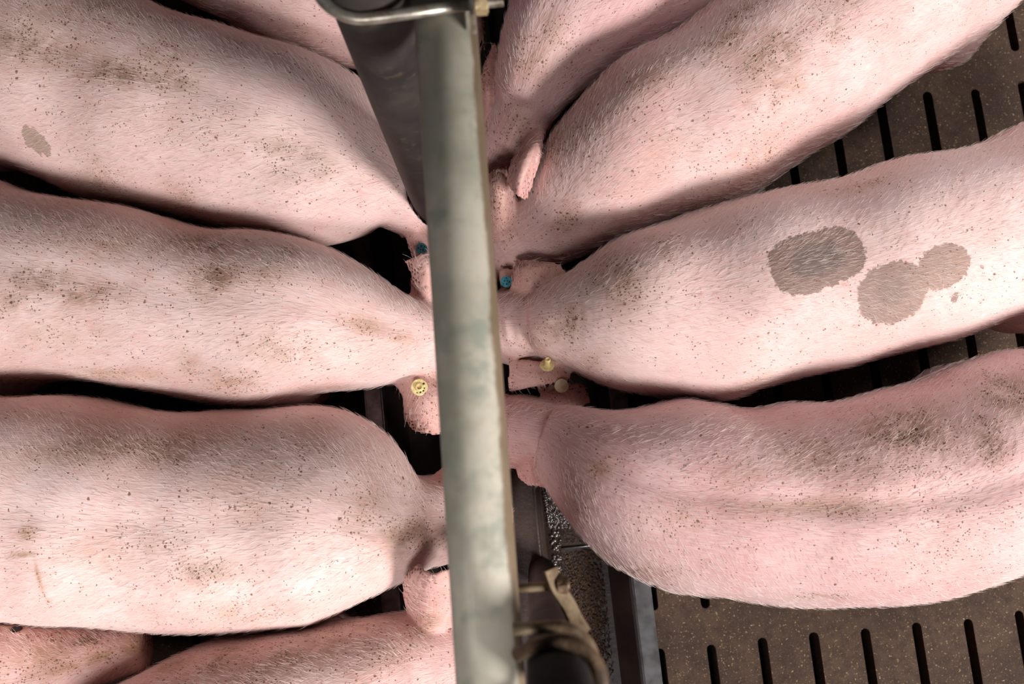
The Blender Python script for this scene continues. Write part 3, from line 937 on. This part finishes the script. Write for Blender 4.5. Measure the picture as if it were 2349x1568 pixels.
def finish_pig(i, pigs, spec, mat):
    s = pigs[i]
    Fd = build_field(i, pigs)
    V, Q = surface_nets(Fd, s.lo, VOX)
    V, Q = keep_main(V, Q)
    V = smooth_verts(V.astype(float), Q, 3)
    V[:, 2] = np.maximum(V[:, 2], 0.0)
    N, A = vertex_normals(V, Q)
    fi, a, b, l, w, h = s.near(V)
    ang = np.arctan2(a, b)
    uu = np.interp(fi, np.arange(len(s.arc)), s.arc); vv = ang * (w + h) * 0.5
    dirt = np.zeros(len(V)); dark = np.zeros(len(V)); rosy = np.zeros(len(V)); wrinkle = np.zeros(len(V))
    for q in spec.get('dirt', ()):
        px, py, rx, ry, st = q[:5]; bk = q[5] if len(q) > 5 else 0.1
        rot = math.radians(q[6]) if len(q) > 6 else math.radians(spec.get('lean', 0))
        c = P(px, py, 0.53)
        d = (V[:, :2] - c[:2]) * 1540.0
        x = d[:, 0] * math.cos(rot) - d[:, 1] * math.sin(rot); y = d[:, 0] * math.sin(rot) + d[:, 1] * math.cos(rot)
        g = np.exp(-((x / rx) ** 2 + (y / ry) ** 2) * 1.1) * np.clip(N[:, 2] * 2 + 0.6, 0, 1) * (V[:, 2] > 0.2)
        dirt = np.maximum(dirt, g * st); dark = np.maximum(dark, g * bk)
    earmask = np.zeros(len(V))
    rosy = 0.35 * np.clip((s.ibody * 0 + fi - s.ibody + 6) / 18, 0, 1) + 0.6 * np.clip((0.40 - V[:, 2]) / 0.2, 0, 1)  # rosier head skin, plus reddish shade painted into the colour of the lower flanks
    for pts, th, g in s.ears:
        root = g[0].mean(0)
        sub = pts[::7]
        lo, hi = sub.min(0) - 0.02, sub.max(0) + 0.02
        m = np.all((V > lo) & (V < hi), axis=1)
        if m.any():
            d = np.sqrt(((V[m][:, None] - sub[None]) ** 2).sum(2)).min(1)
            earmask[m] = np.maximum(earmask[m], np.clip(1.6 - d / 0.011, 0, 1))
            rosy[m] = np.maximum(rosy[m], 0.62 * np.clip(1.6 - d / 0.011, 0, 1))
            dirt[m] = np.maximum(dirt[m], 0.45 * spec.get('ear_dirt', 0.3) * np.clip(1.6 - d / 0.011, 0, 1))
        wrinkle = np.maximum(wrinkle, np.exp(-((V - root) ** 2).sum(1) / 0.038 ** 2))
    dirt = np.clip(dirt + spec.get('grime', 0.05), 0, 1)
    base = np.array([s.c[:s.ibody, 0].mean(), s.c[:s.ibody, 1].mean(), 0.0])
    me = np_mesh('pig', V - base, Q)
    for nm, arr in (('dirt', dirt), ('dark', dark), ('rosy', np.clip(rosy, 0, 1)), ('wrinkle', wrinkle)):
        at = me.attributes.new(nm, 'FLOAT', 'POINT'); at.data.foreach_set('value', arr.astype(np.float32))
    at = me.attributes.new('fur', 'FLOAT_VECTOR', 'POINT')
    at.data.foreach_set('vector', np.stack([uu, vv, 0 * uu], 1).astype(np.float32).ravel())
    o = link('pig', me, mat, loc=base)
    tag(o, spec['label'], 'pig', 'fattening pigs crowding at the trough')
    # coat of bristles on the upper body
    vis = (N[Q].mean(1)[:, 2] > -0.15) & (V[Q].mean(1)[:, 2] > 0.17)
    pc = V[Q].mean(1) - CAM
    cc = pc @ ROT                                                   # only where the photo could look
    ux = CX + F * cc[:, 0] / -cc[:, 2]; uy = CY - F * cc[:, 1] / -cc[:, 2]
    vis &= (ux > -250) & (ux < 2600) & (uy > -250) & (uy < 1820)
    wgt = A * vis * np.where(earmask[Q].mean(1) > 0.3, 0.4, 1.0) * np.clip(N[Q].mean(1)[:, 2] * 1.5, 0.30, 1)
    n = int(wgt.sum() * HAIR_PER_M2)
    if n > 50:
        f = rng.choice(len(Q), n, p=wgt / wgt.sum())
        r1, r2 = rng.random((n, 1)), rng.random((n, 1))
        q = V[Q[f]]
        root = (q[:, 0] * (1 - r1) + q[:, 1] * r1) * (1 - r2) + (q[:, 3] * (1 - r1) + q[:, 2] * r1) * r2
        nn = N[Q[f]].mean(1); nn /= np.linalg.norm(nn, axis=1)[:, None]
        fi2, a2, b2, l2, w2, h2 = s.near(root)
        i2 = np.clip(np.round(fi2).astype(int), 0, len(s.c) - 1)
        T2 = s.T[i2]; out = s.S[i2] * np.clip(a2 / w2, -1, 1)[:, None]
        flow = -T2 * 0.75 + out * 1.25 + rng.normal(0, 0.16, (n, 3))
        flow -= nn * (flow * nn).sum(1)[:, None]
        flow /= np.maximum(np.linalg.norm(flow, axis=1), 1e-6)[:, None]
        # tufts lie slightly together
        lift = rng.uniform(0.10, 0.42, (n, 1))
        ln = rng.uniform(0.008, 0.019, (n, 1)) * spec.get('hair', 1.0)
        bend = rng.normal(0, 0.10, (n, 1)); sidev = np.cross(nn, flow)
        pts = np.empty((n, 4, 3))
        for j, t in enumerate((0.0, 0.34, 0.68, 1.0)):
            pts[:, j] = root + flow * ln * t + nn * ln * lift * (t - 0.45 * t * t) + sidev * bend * ln * t * t - nn * 0.0008 * (j == 0)
        cu = bpy.data.hair_curves.new('bristles')
        cu.add_curves([4] * n)
        cu.attributes['position'].data.foreach_set('vector', (pts - base).astype(np.float32).ravel())
        ra = cu.attributes.get('radius') or cu.attributes.new('radius', 'FLOAT', 'POINT')
        rad = np.tile(np.array([0.00014, 0.00013, 0.00010, 0.00004]), n) * np.repeat(rng.uniform(0.7, 1.25, n), 4)
        ra.data.foreach_set('value', rad.astype(np.float32))
        hobj = bpy.data.objects.new('bristles', cu); C.objects.link(hobj)
        hobj.parent = o
        cu.materials.append(M['hair'])
        tag(hobj, kind='stuff')
    # eyes
    for sg in (1, -1):
        c = s.eyes[0 if sg > 0 else 1][0]
        if poles(c[None])[0] < 0.03: continue
        bm = bmesh.new()
        bmesh.ops.create_uvsphere(bm, u_segments=20, v_segments=14, radius=0.0105)
        link('eye', bm_mesh('eye', bm, True), M['eye'], o, Vector(c - base))
    # feet
    for js in s.legs:
        c, f = js[-1][0], nrm(js[-1][0] - js[-2][0])
        hz = nrm(np.array([f[0], f[1], 0.0]) + s.T[10] * (1, 1, 0) * 0.01)
        bm = bmesh.new()
        for sg in (1, -1):
            sd = np.array([-hz[1], hz[0], 0]) * 0.013 * sg
            m = Matrix.Translation(Vector(sd + hz * 0.012 + (0, 0, 0.0145))) @ Matrix.Rotation(math.atan2(hz[1], hz[0]), 4, 'Z') @ Matrix.Diagonal((0.028, 0.0125, 0.0125, 1))
            bmesh.ops.create_uvsphere(bm, u_segments=16, v_segments=10, radius=1.0, matrix=m)
        link('hoof', bm_mesh('hoof', bm, True), M['hoof'], o, Vector(c * (1, 1, 0) - base))
    # ear tags
    for tg in spec.get('tags', ()):
        make_tag(o, base, s, *tg)
    return o

def make_tag(o, base, s, px, py, z, axis, rad, mat, kind):
    c = P(px, py, z + s.dz * 0.7)
    ax = Vector(axis).normalized()
    m = ax.to_track_quat('Z', 'Y').to_matrix().to_4x4()
    bm = bmesh.new()
    def lathe(prof, seg=40):
        rings = [[bm.verts.new((r * math.cos(t), r * math.sin(t), zz)) for t in [2 * math.pi * j / seg for j in range(seg)]] for r, zz in prof]
        for a, b in zip(rings, rings[1:]):
            for j in range(seg):
                bm.faces.new((a[j], a[(j + 1) % seg], b[(j + 1) % seg], b[j]))
        bm.faces.new(rings[0][::-1]); bm.faces.new(rings[-1])
    if kind == 'button':
        lathe([(rad * 0.96, 0), (rad, 0.0006), (rad, 0.0018), (rad * 0.93, 0.0026), (rad * 0.55, 0.0026), (rad * 0.48, 0.0040), (rad * 0.42, 0.0058), (rad * 0.30, 0.0062), (rad * 0.24, 0.0030)])
    elif kind == 'stud':
        lathe([(rad * 0.96, 0), (rad, 0.0006), (rad * 0.98, 0.0016), (rad * 0.55, 0.0026), (rad * 0.40, 0.0040), (rad * 0.36, 0.0120), (rad * 0.42, 0.0128), (rad * 0.40, 0.0165), (rad * 0.30, 0.0180), (rad * 0.16, 0.0170)])
    else:
        lathe([(rad * 0.96, 0), (rad, 0.0006), (rad, 0.0016), (rad * 0.95, 0.0022)])
    for v in bm.verts: v.co = m @ v.co
    t = link('ear_tag', bm_mesh('ear_tag', bm), mat, o, Vector(c - base))
    tag(t, {'button': 'round yellow ear tag', 'stud': 'yellow ear tag with a raised stud', 'disc': 'round ear tag'}[kind] if mat is not M['blue'] else 'blue ear tag')
    if kind == 'button' or mat is M['blue']:
        bm = bmesh.new()
        marks = [(0.62, 2.5, 0.11), (0.66, 3.1, 0.10), (0.60, 3.6, 0.09), (0.7, 1.9, 0.07), (0.65, 4.5, 0.13)] if kind == 'button' else [(0.3, 0.5, 0.12), (0.5, 2.4, 0.13), (0.55, 3.6, 0.12), (0.2, 4.2, 0.1), (0.62, 5.4, 0.11), (0.68, 1.4, 0.1)]
        for rr, an, sz in marks:
            mm = m @ Matrix.Translation((rad * rr * math.cos(an), rad * rr * math.sin(an), 0.0026)) @ Matrix.Diagonal((rad * sz, rad * sz * 1.2, 0.0004, 1))
            bmesh.ops.create_icosphere(bm, subdivisions=2, radius=1.0, matrix=mm)
        link('print', bm_mesh('print', bm), M['black'], t)

HAIR_PER_M2 = 34000
SK = dict(
    pale=skin_material('pig_skin_pale', (0.71, 0.535, 0.515), (0.61, 0.40, 0.37)),
    pink=skin_material('pig_skin_pink', (0.69, 0.49, 0.475), (0.58, 0.355, 0.335)),
    rose=skin_material('pig_skin_rose', (0.67, 0.445, 0.445), (0.56, 0.32, 0.32)),
)
specs = []
def pig(label, skin, body, head, **kw):
    geo = {k: kw.pop(k) for k in ('ears', 'bumps', 'groove', 'nexp', 'carve', 'eye_at') if k in kw}
    kw['label'] = label; kw['skin'] = skin
    specs.append((Pig(body, head, **geo), kw))

# left row, from the top edge of the photo down
pig('pale pig in the top left corner, mostly outside the upper photo edge', 'pink',
    [(-60, -640, -200, -330), (60, -600, -90, -230), (210, -545, 40, -140), (380, -480, 220, -55), (560, -400, 420, 0), (700, -320, 540, 70), (830, -240, 700, 128), (920, -170, 800, 165), (985, -90, 880, 172), (1010, -30, 930, 172)],
    [(1005, 75, .40, .075, .085), (1030, 95, .28, .058, .068), (1045, 105, .16, .036, .040)],
    bumps=[(650, 20, 120, .006)], lean=15,
    dirt=[(500, 10, 50, 30, .5, .5), (560, 60, 60, 25, .5, .6), (650, 20, 60, 40, .3)],
    ears=[(((955, 15, .40), (970, 5, .44), (985, 0, .47)), ((930, -30, .38), (950, -45, .45), (975, -50, .49)), ((925, -70, .36), (945, -85, .43), (960, -95, .47))) and
          ([[(950, 20, .42), (975, 8, .45), (1000, 10, .46)], [(945, -15, .41), (972, -35, .46), (1005, -20, .47)], [(955, -60, .40), (980, -80, .44), (1005, -70, .46)]], .0040)])
pig('large pale pig second from the top on the left, small grey spot on its flank', 'pale',
    [(-230, -150, -330, 130), (-110, -150, -240, 250), (0, -115, -140, 310), (110, -70, -10, 370), (314, 0, 184, 462), (494, 75, 375, 492), (632, 107, 520, 537), (728, 142, 640, 553), (805, 176, 745, 577), (866, 245, 850, 566), (915, 315, 930, 548)],
    [(925, 440, .40, .072, .085), (940, 455, .29, .056, .068), (950, 470, .16, .036, .040)],
    bumps=[(640, 440, 110, .016), (660, 345, 75, -.015), (860, 275, 90, -.018), (300, 260, 120, .006), (660, 190, 130, .007), (360, 200, 100, .006)], lean=16, groove=.003,
    dirt=[(110, 130, 170, 60, .7, .35), (400, 150, 60, 50, .7, .5), (300, 190, 130, 40, .8, .45), (420, 205, 60, 30, .7, .6), (180, 380, 80, 30, .45), (200, 370, 40, 30, .55), (680, 350, 120, 28, .5, .6), (640, 400, 50, 30, .35, .7), (380, 420, 50, 22, .55), (420, 300, 260, 60, .22), (150, 60, 200, 60, .4, .3), (250, 30, 90, 30, .5, .3), (740, 390, 30, 30, .4, .5)],
    ears=[([[(925, 515, .40), (945, 510, .41), (965, 515, .40)], [(935, 550, .40), (958, 548, .425), (985, 550, .41)], [(946, 590, .39), (966, 585, .41), (988, 588, .40)]], .0038)],
    tags=[(968, 571, .428, (-0.35, -0.25, 0.9), .0105, M['blue'], 'disc')])
pig('dirty backed pig in the left row with spread ears, round yellow tag in the lower', 'pale',
    [(-300, 440, -325, 735), (-215, 408, -250, 815), (-110, 412, -150, 848), (20, 440, -20, 862), (170, 462, 120, 874), (310, 492, 260, 884), (450, 523, 400, 906), (560, 537, 510, 938), (650, 545, 615, 926), (740, 572, 715, 908), (810, 614, 810, 903), (872, 660, 885, 892), (940, 690, 950, 872)],
    [(1000, 785, .40, .072, .080), (1030, 795, .29, .056, .066), (1045, 800, .17, .036, .040)],
    bumps=[(560, 860, 95, .010), (830, 730, 70, -.008), (660, 620, 110, .007), (380, 860, 90, -.006), (680, 800, 80, .004)], lean=8, groove=.002,
    dirt=[(470, 560, 70, 45, .9, .35), (505, 645, 60, 55, .95, .9), (120, 655, 80, 35, .8, .9), (220, 685, 80, 30, .8, .85), (250, 560, 250, 50, .40, .4), (670, 580, 28, 12, .9, .9), (620, 640, 60, 40, .45), (830, 740, 50, 18, .75, .3), (640, 800, 90, 40, .5, .3), (520, 870, 60, 30, .6), (430, 830, 35, 28, .5), (200, 845, 150, 14, .55), (150, 760, 150, 40, .25), (50, 700, 60, 30, .5, .6), (900, 760, 40, 15, .5, .3)],
    ears=[([[(945, 715, .405), (985, 735, .43), (1035, 730, .42)], [(945, 670, .43), (985, 668, .465), (1050, 668, .44)], [(944, 625, .455), (980, 615, .49), (1042, 612, .455)], [(930, 601, .46), (960, 586, .485), (1010, 572, .47)]], .0037),
          ([[(905, 872, .40), (960, 862, .43), (1035, 852, .42)], [(928, 915, .41), (975, 912, .445), (1055, 905, .43)], [(928, 950, .405), (980, 955, .435), (1060, 952, .415)], [(945, 985, .395), (985, 993, .42), (1035, 993, .41)]], .0037)],
    tags=[(962, 888, .445, (0.05, 0.05, 1), .0138, M['yellow'], 'button')], ear_dirt=.35)
pig('very pale broad pig in the lower left, the brightest of the row', 'pale',
    [(-290, 1010, -295, 1310), (-215, 960, -222, 1380), (-110, 936, -120, 1402), (20, 918, 10, 1417), (130, 903, 120, 1432), (260, 922, 255, 1442), (400, 947, 395, 1446), (520, 942, 515, 1447), (640, 932, 630, 1445), (740, 922, 720, 1430), (805, 953, 780, 1408), (868, 1003, 840, 1375), (935, 1062, 890, 1338), (1000, 1098, 960, 1293)],
    [(1060, 1182, .40, .080, .084), (1095, 1185, .28, .056, .066), (1108, 1188, .17, .034, .038)],
    bumps=[(780, 1080, 110, .007), (700, 1180, 100, .005), (880, 1160, 90, -.009), (660, 1340, 130, .008), (560, 1000, 80, -.006), (350, 1000, 90, -.006)], lean=2, groove=.002,
    dirt=[(250, 1030, 280, 35, .55, .15), (380, 1045, 70, 30, .6, .2), (720, 1050, 60, 60, .3, .7), (92, 1220, 22, 18, .8, .1), (480, 1310, 90, 35, .6, .6), (600, 1130, 140, 90, .3, .2), (930, 1230, 80, 45, .7, .4), (850, 1150, 80, 60, .4), (80, 1267, 40, 6, .9, .3), (108, 1320, 5, 45, .9, .2), (300, 1260, 200, 40, .3), (550, 1400, 200, 30, .25)],
    ears=[([[(985, 1110, .42), (1015, 1125, .44), (1045, 1140, .44)], [(1010, 1080, .41), (1035, 1085, .45), (1065, 1095, .45)], [(1040, 1050, .39), (1060, 1052, .42), (1085, 1062, .43)]], .0037)])
pig('brown flecked pig along the bottom edge left of the pipe, upright cupped pink ear', 'pink',
    [(-60, 1960, 120, 2190), (20, 1800, 200, 2160), (130, 1670, 290, 2080), (260, 1568, 410, 1980), (430, 1482, 600, 1890), (600, 1440, 750, 1820), (730, 1425, 860, 1750), (840, 1410, 930, 1680), (925, 1405, 985, 1620)],
    [(1060, 1500, .41, .074, .082), (1095, 1490, .29, .058, .068), (1112, 1485, .17, .036, .040)],
    lean=-15, bumps=[(870, 1530, 100, .006)],
    dirt=[(700, 1500, 200, 45, .6, .45), (960, 1450, 50, 25, .7, .7), (480, 1530, 100, 30, .7, .6), (350, 1550, 60, 20, .7), (860, 1520, 120, 50, .35, .3)],
    ears=[([[(938, 1410, .44), (985, 1436, .47), (1075, 1428, .46)], [(928, 1365, .485), (990, 1380, .53), (1098, 1372, .51)], [(930, 1325, .535), (1000, 1330, .585), (1100, 1322, .555)], [(966, 1290, .56), (1010, 1304, .60), (1085, 1285, .58)]], .0038),
          ], ear_dirt=.3, carve=[(1004, 1292, .535, .028, .010, .045)])
pig('pig head with dark eye and flat pink snout in the bottom left corner', 'pink',
    [(-1250, 1560, -1200, 1800), (-1080, 1500, -1020, 1860), (-850, 1470, -800, 1840), (-600, 1445, -570, 1780), (-400, 1430, -380, 1740, .37, .19), (-260, 1430, -240, 1700, .38, .165)],
    [(-130, 1556, .385, .098, .118), (-40, 1548, .38, .090, .100), (45, 1536, .375, .080, .086), (130, 1520, .362, .062, .068), (215, 1505, .352, .045, .050), (315, 1490, .345, .038, .041)],
    lean=-8, eye_at=.555, grime=.22, bumps=[], groove=0,
    dirt=[(115, 1490, 60, 22, 1, .8), (60, 1440, 40, 15, .5), (150, 1540, 150, 14, .8), (30, 1520, 50, 40, .6), (240, 1500, 60, 40, .4)],
    ears=[([[(-120, 1490, .47), (-90, 1475, .48), (-60, 1462, .47)], [(-150, 1455, .49), (-110, 1440, .51), (-75, 1430, .49)], [(-175, 1415, .48), (-150, 1400, .50), (-115, 1395, .48)]], .0038)])
# right row, from the top edge down
pig('pig at the top right of the pipe pointing downwards, folded ear beside it', 'rose',
    [(1420, -760, 1640, -670), (1340, -620, 1740, -440), (1270, -420, 1740, -190), (1215, -230, 1660, -5), (1172, -80, 1545, 93), (1150, 20, 1432, 150), (1140, 110, 1345, 200), (1138, 190, 1292, 255), (1132, 260, 1255, 308)],
    [(1172, 320, .41, .056, .070), (1155, 375, .29, .050, .060), (1148, 395, .17, .034, .038)],
    lean=-60, bumps=[],
    dirt=[(1220, 120, 50, 60, .6, .35, 0), (1180, 240, 40, 60, .5, .5, 0), (1270, 80, 50, 60, .4, .1, 0), (1330, 140, 50, 50, .35, .1, 0)],
    ears=[([[(1128, 282, .44), (1116, 272, .45), (1104, 270, .43)], [(1134, 220, .45), (1120, 210, .47), (1102, 215, .45)], [(1135, 160, .44), (1125, 150, .46), (1110, 155, .45)], [(1139, 108, .43), (1134, 100, .44), (1130, 112, .435)]], .0036),
          ([[(1248, 292, .40), (1228, 290, .44), (1200, 318, .46)], [(1250, 318, .485), (1228, 320, .52), (1196, 345, .50)], [(1246, 350, .53), (1212, 350, .57), (1176, 368, .53)], [(1228, 400, .535), (1196, 398, .575), (1166, 405, .53)], [(1208, 458, .52), (1188, 446, .555), (1166, 425, .52)]], .0037)])
pig('long pig in the upper right stretching to the top right corner, bulging thigh fold', 'pink',
    [(2200, -420, 2400, -270), (2030, -330, 2400, -60), (1880, -200, 2260, 60), (1740, -80, 2110, 172), (1620, 30, 1990, 262), (1520, 103, 1870, 355), (1420, 155, 1770, 424), (1340, 202, 1650, 474), (1288, 262, 1540, 503), (1254, 318, 1455, 545), (1232, 380, 1385, 582), (1204, 455, 1300, 604)],
    [(1208, 545, .40, .060, .074), (1185, 590, .29, .052, .062), (1175, 605, .17, .034, .038)],
    lean=-32, bumps=[(1480, 210, 110, .010), (1400, 330, 90, .007), (1560, 290, 80, -.007), (1700, 330, 120, .006), (2150, -20, 140, .012)], groove=.001,
    dirt=[(1760, 150, 80, 60, .8, .7), (1690, 40, 60, 30, .4), (1890, 80, 30, 40, .7, .5), (1660, 110, 60, 40, .6, .2), (1578, 140, 15, 15, .6, .9), (1280, 300, 60, 80, .45, .4), (1635, 440, 24, 16, .9, .6), (1300, 490, 40, 30, .55, .6), (1770, 220, 80, 40, .6, .5), (1480, 200, 80, 40, .3), (1740, 350, 120, 60, .3, .4), (1900, 30, 120, 60, .35, .3), (1560, 340, 120, 60, .2)],
    ears=[([[(1105, 545, .43), (1150, 548, .46), (1190, 525, .45)], [(1090, 480, .44), (1145, 482, .50), (1187, 478, .47)], [(1092, 430, .45), (1140, 425, .515), (1174, 428, .49)], [(1118, 402, .465), (1145, 388, .505), (1168, 394, .49)]], .0037),
          ([[(1190, 615, .40), (1175, 622, .42), (1150, 618, .41)], [(1188, 650, .405), (1168, 655, .43), (1148, 660, .41)], [(1170, 690, .40), (1158, 700, .42), (1145, 705, .40)]], .0036)],
    tags=[(1161, 646, .450, (0.1, 0.1, 0.95), .0095, M['blue'], 'disc')], ear_dirt=.6)
pig('pig on the right with three large dark grey patches on its back', 'pink',
    [(2640, 250, 2690, 470), (2560, 240, 2620, 590), (2470, 275, 2535, 650), (2380, 312, 2440, 682), (2200, 352, 2280, 742), (2050, 378, 2130, 800), (1900, 421, 1970, 838), (1780, 449, 1840, 863), (1660, 476, 1720, 905), (1560, 504, 1620, 921), (1470, 535, 1520, 914), (1400, 580, 1432, 898), (1340, 622, 1362, 872), (1280, 655, 1290, 845), (1225, 675, 1228, 828)],
    [(1207, 752, .41, .074, .080), (1188, 757, .29, .058, .066), (1192, 757, .17, .036, .040)],
    lean=-12, bumps=[(1470, 620, 110, .010), (1460, 830, 110, .008), (1640, 640, 110, -.005), (1290, 760, 60, -.004)], groove=0,
    dirt=[(1420, 650, 55, 70, .75, .3), (1290, 735, 60, 40, .7, .6), (1520, 570, 40, 40, .45, .2), (1365, 820, 24, 18, .45, .3), (1990, 420, 60, 16, .5), (1240, 760, 50, 40, .4, .4), (1760, 860, 60, 12, .35), (2130, 640, 120, 60, .12)],
    ears=[([[(1178, 712, .43), (1225, 715, .455), (1302, 640, .43)], [(1174, 665, .45), (1218, 662, .48), (1292, 622, .45)], [(1177, 628, .46), (1212, 618, .49), (1285, 610, .455)], [(1180, 600, .455), (1215, 598, .475), (1270, 603, .45)]], .0037),
          ([[(1172, 828, .43), (1225, 832, .445), (1306, 845, .42)], [(1170, 858, .43), (1222, 862, .452), (1306, 858, .43)], [(1168, 885, .425), (1222, 878, .45), (1303, 868, .43)], [(1172, 903, .41), (1222, 884, .44), (1298, 876, .425)]], .0036)],
    tags=[(1255, 838, .458, (0.1, 0.45, 0.85), .0118, M['yellow'], 'stud')], ear_dirt=.55)
pig('rosy pig in the lower right with black muck on its rump, body curving round', 'rose',
    [(2590, 770, 2640, 1040), (2525, 735, 2590, 1150), (2440, 755, 2500, 1230), (2349, 800, 2395, 1285), (2230, 838, 2262, 1336), (2080, 881, 2100, 1386), (1930, 919, 1938, 1392), (1790, 936, 1780, 1382), (1680, 922, 1640, 1362), (1560, 919, 1510, 1348), (1460, 916, 1410, 1285), (1370, 916, 1342, 1205), (1300, 918, 1292, 1110), (1245, 930, 1255, 1062)],
    [(1205, 985, .42, .066, .078), (1180, 1000, .30, .056, .066), (1186, 1010, .18, .036, .040)],
    lean=5, bumps=[(1470, 1200, 130, .010), (1600, 1000, 100, .006), (1780, 960, 80, -.008), (1950, 1240, 200, .006), (2280, 840, 90, .010)], groove=.006,
    dirt=[(2080, 990, 110, 55, 1, 1), (2310, 900, 60, 50, .9, 1), (2250, 1010, 40, 60, .7, .9), (1850, 1050, 80, 50, .55, .15), (1380, 1075, 32, 20, .95, 0), (1680, 1090, 60, 30, .5, .5), (1900, 1160, 250, 26, .55, .3), (1900, 1375, 60, 12, .6, .6), (2150, 1250, 150, 100, .25, .4), (1560, 1180, 60, 40, .35), (1480, 1320, 80, 20, .45, .4), (2000, 1080, 200, 60, .3, .5)],
    ears=[([[(1195, 1022, .43), (1222, 1012, .45), (1243, 1030, .43)], [(1185, 1058, .42), (1213, 1056, .455), (1240, 1062, .42)], [(1190, 1092, .405), (1218, 1092, .44), (1246, 1092, .41)], [(1212, 1112, .395), (1236, 1112, .42), (1256, 1118, .40)]], .0036),
          ([[(1250, 925, .42), (1305, 930, .425), (1352, 922, .40)], [(1240, 900, .415), (1292, 903, .425), (1345, 900, .395)], [(1225, 880, .405), (1280, 882, .42), (1335, 880, .39)]], .0036)],
    tags=[(1288, 884, .440, (-0.05, -0.25, 0.95), .0115, M['ivory'], 'disc')])

pigs = [s for s, _ in specs]
for i, (s, kw) in enumerate(specs):
    mat = SK[kw['skin']]
    base = np.array([s.c[:s.ibody, 0].mean(), s.c[:s.ibody, 1].mean(), 0.0])
    def spot(px, py, ang, rx, ry, inner, sq, col=(0.235, 0.155, 0.135)):
        q = P(px, py, 0.55) - base
        return (q[0], q[1], math.radians(ang), rx / 1560.0, ry / 1560.0, col, inner, sq)
    if 'grey patches' in kw['label']:
        mat = skin_material('pig_skin_patched', (0.70, 0.515, 0.495), (0.63, 0.42, 0.40), [
            spot(1867, 601, 12, 112, 68, 0.75, 3.2, (0.20, 0.125, 0.105)), spot(2048, 670, 5, 82, 66, 0.35, 2.2, (0.245, 0.16, 0.135)), spot(2160, 613, 12, 62, 48, 0.1, 2.2, (0.265, 0.17, 0.145)),
            spot(2203, 677, 20, 11, 8, 0.0, 2), spot(2254, 612, 0, 6, 5, 0, 2)])
    if 'grey spot' in kw['label']:
        mat = skin_material('pig_skin_spotted', (0.70, 0.52, 0.50), (0.63, 0.42, 0.40), [spot(46, 297, -35, 36, 21, 0.1, 2.3, (0.33, 0.23, 0.18))])
    finish_pig(i, pigs, kw, mat)
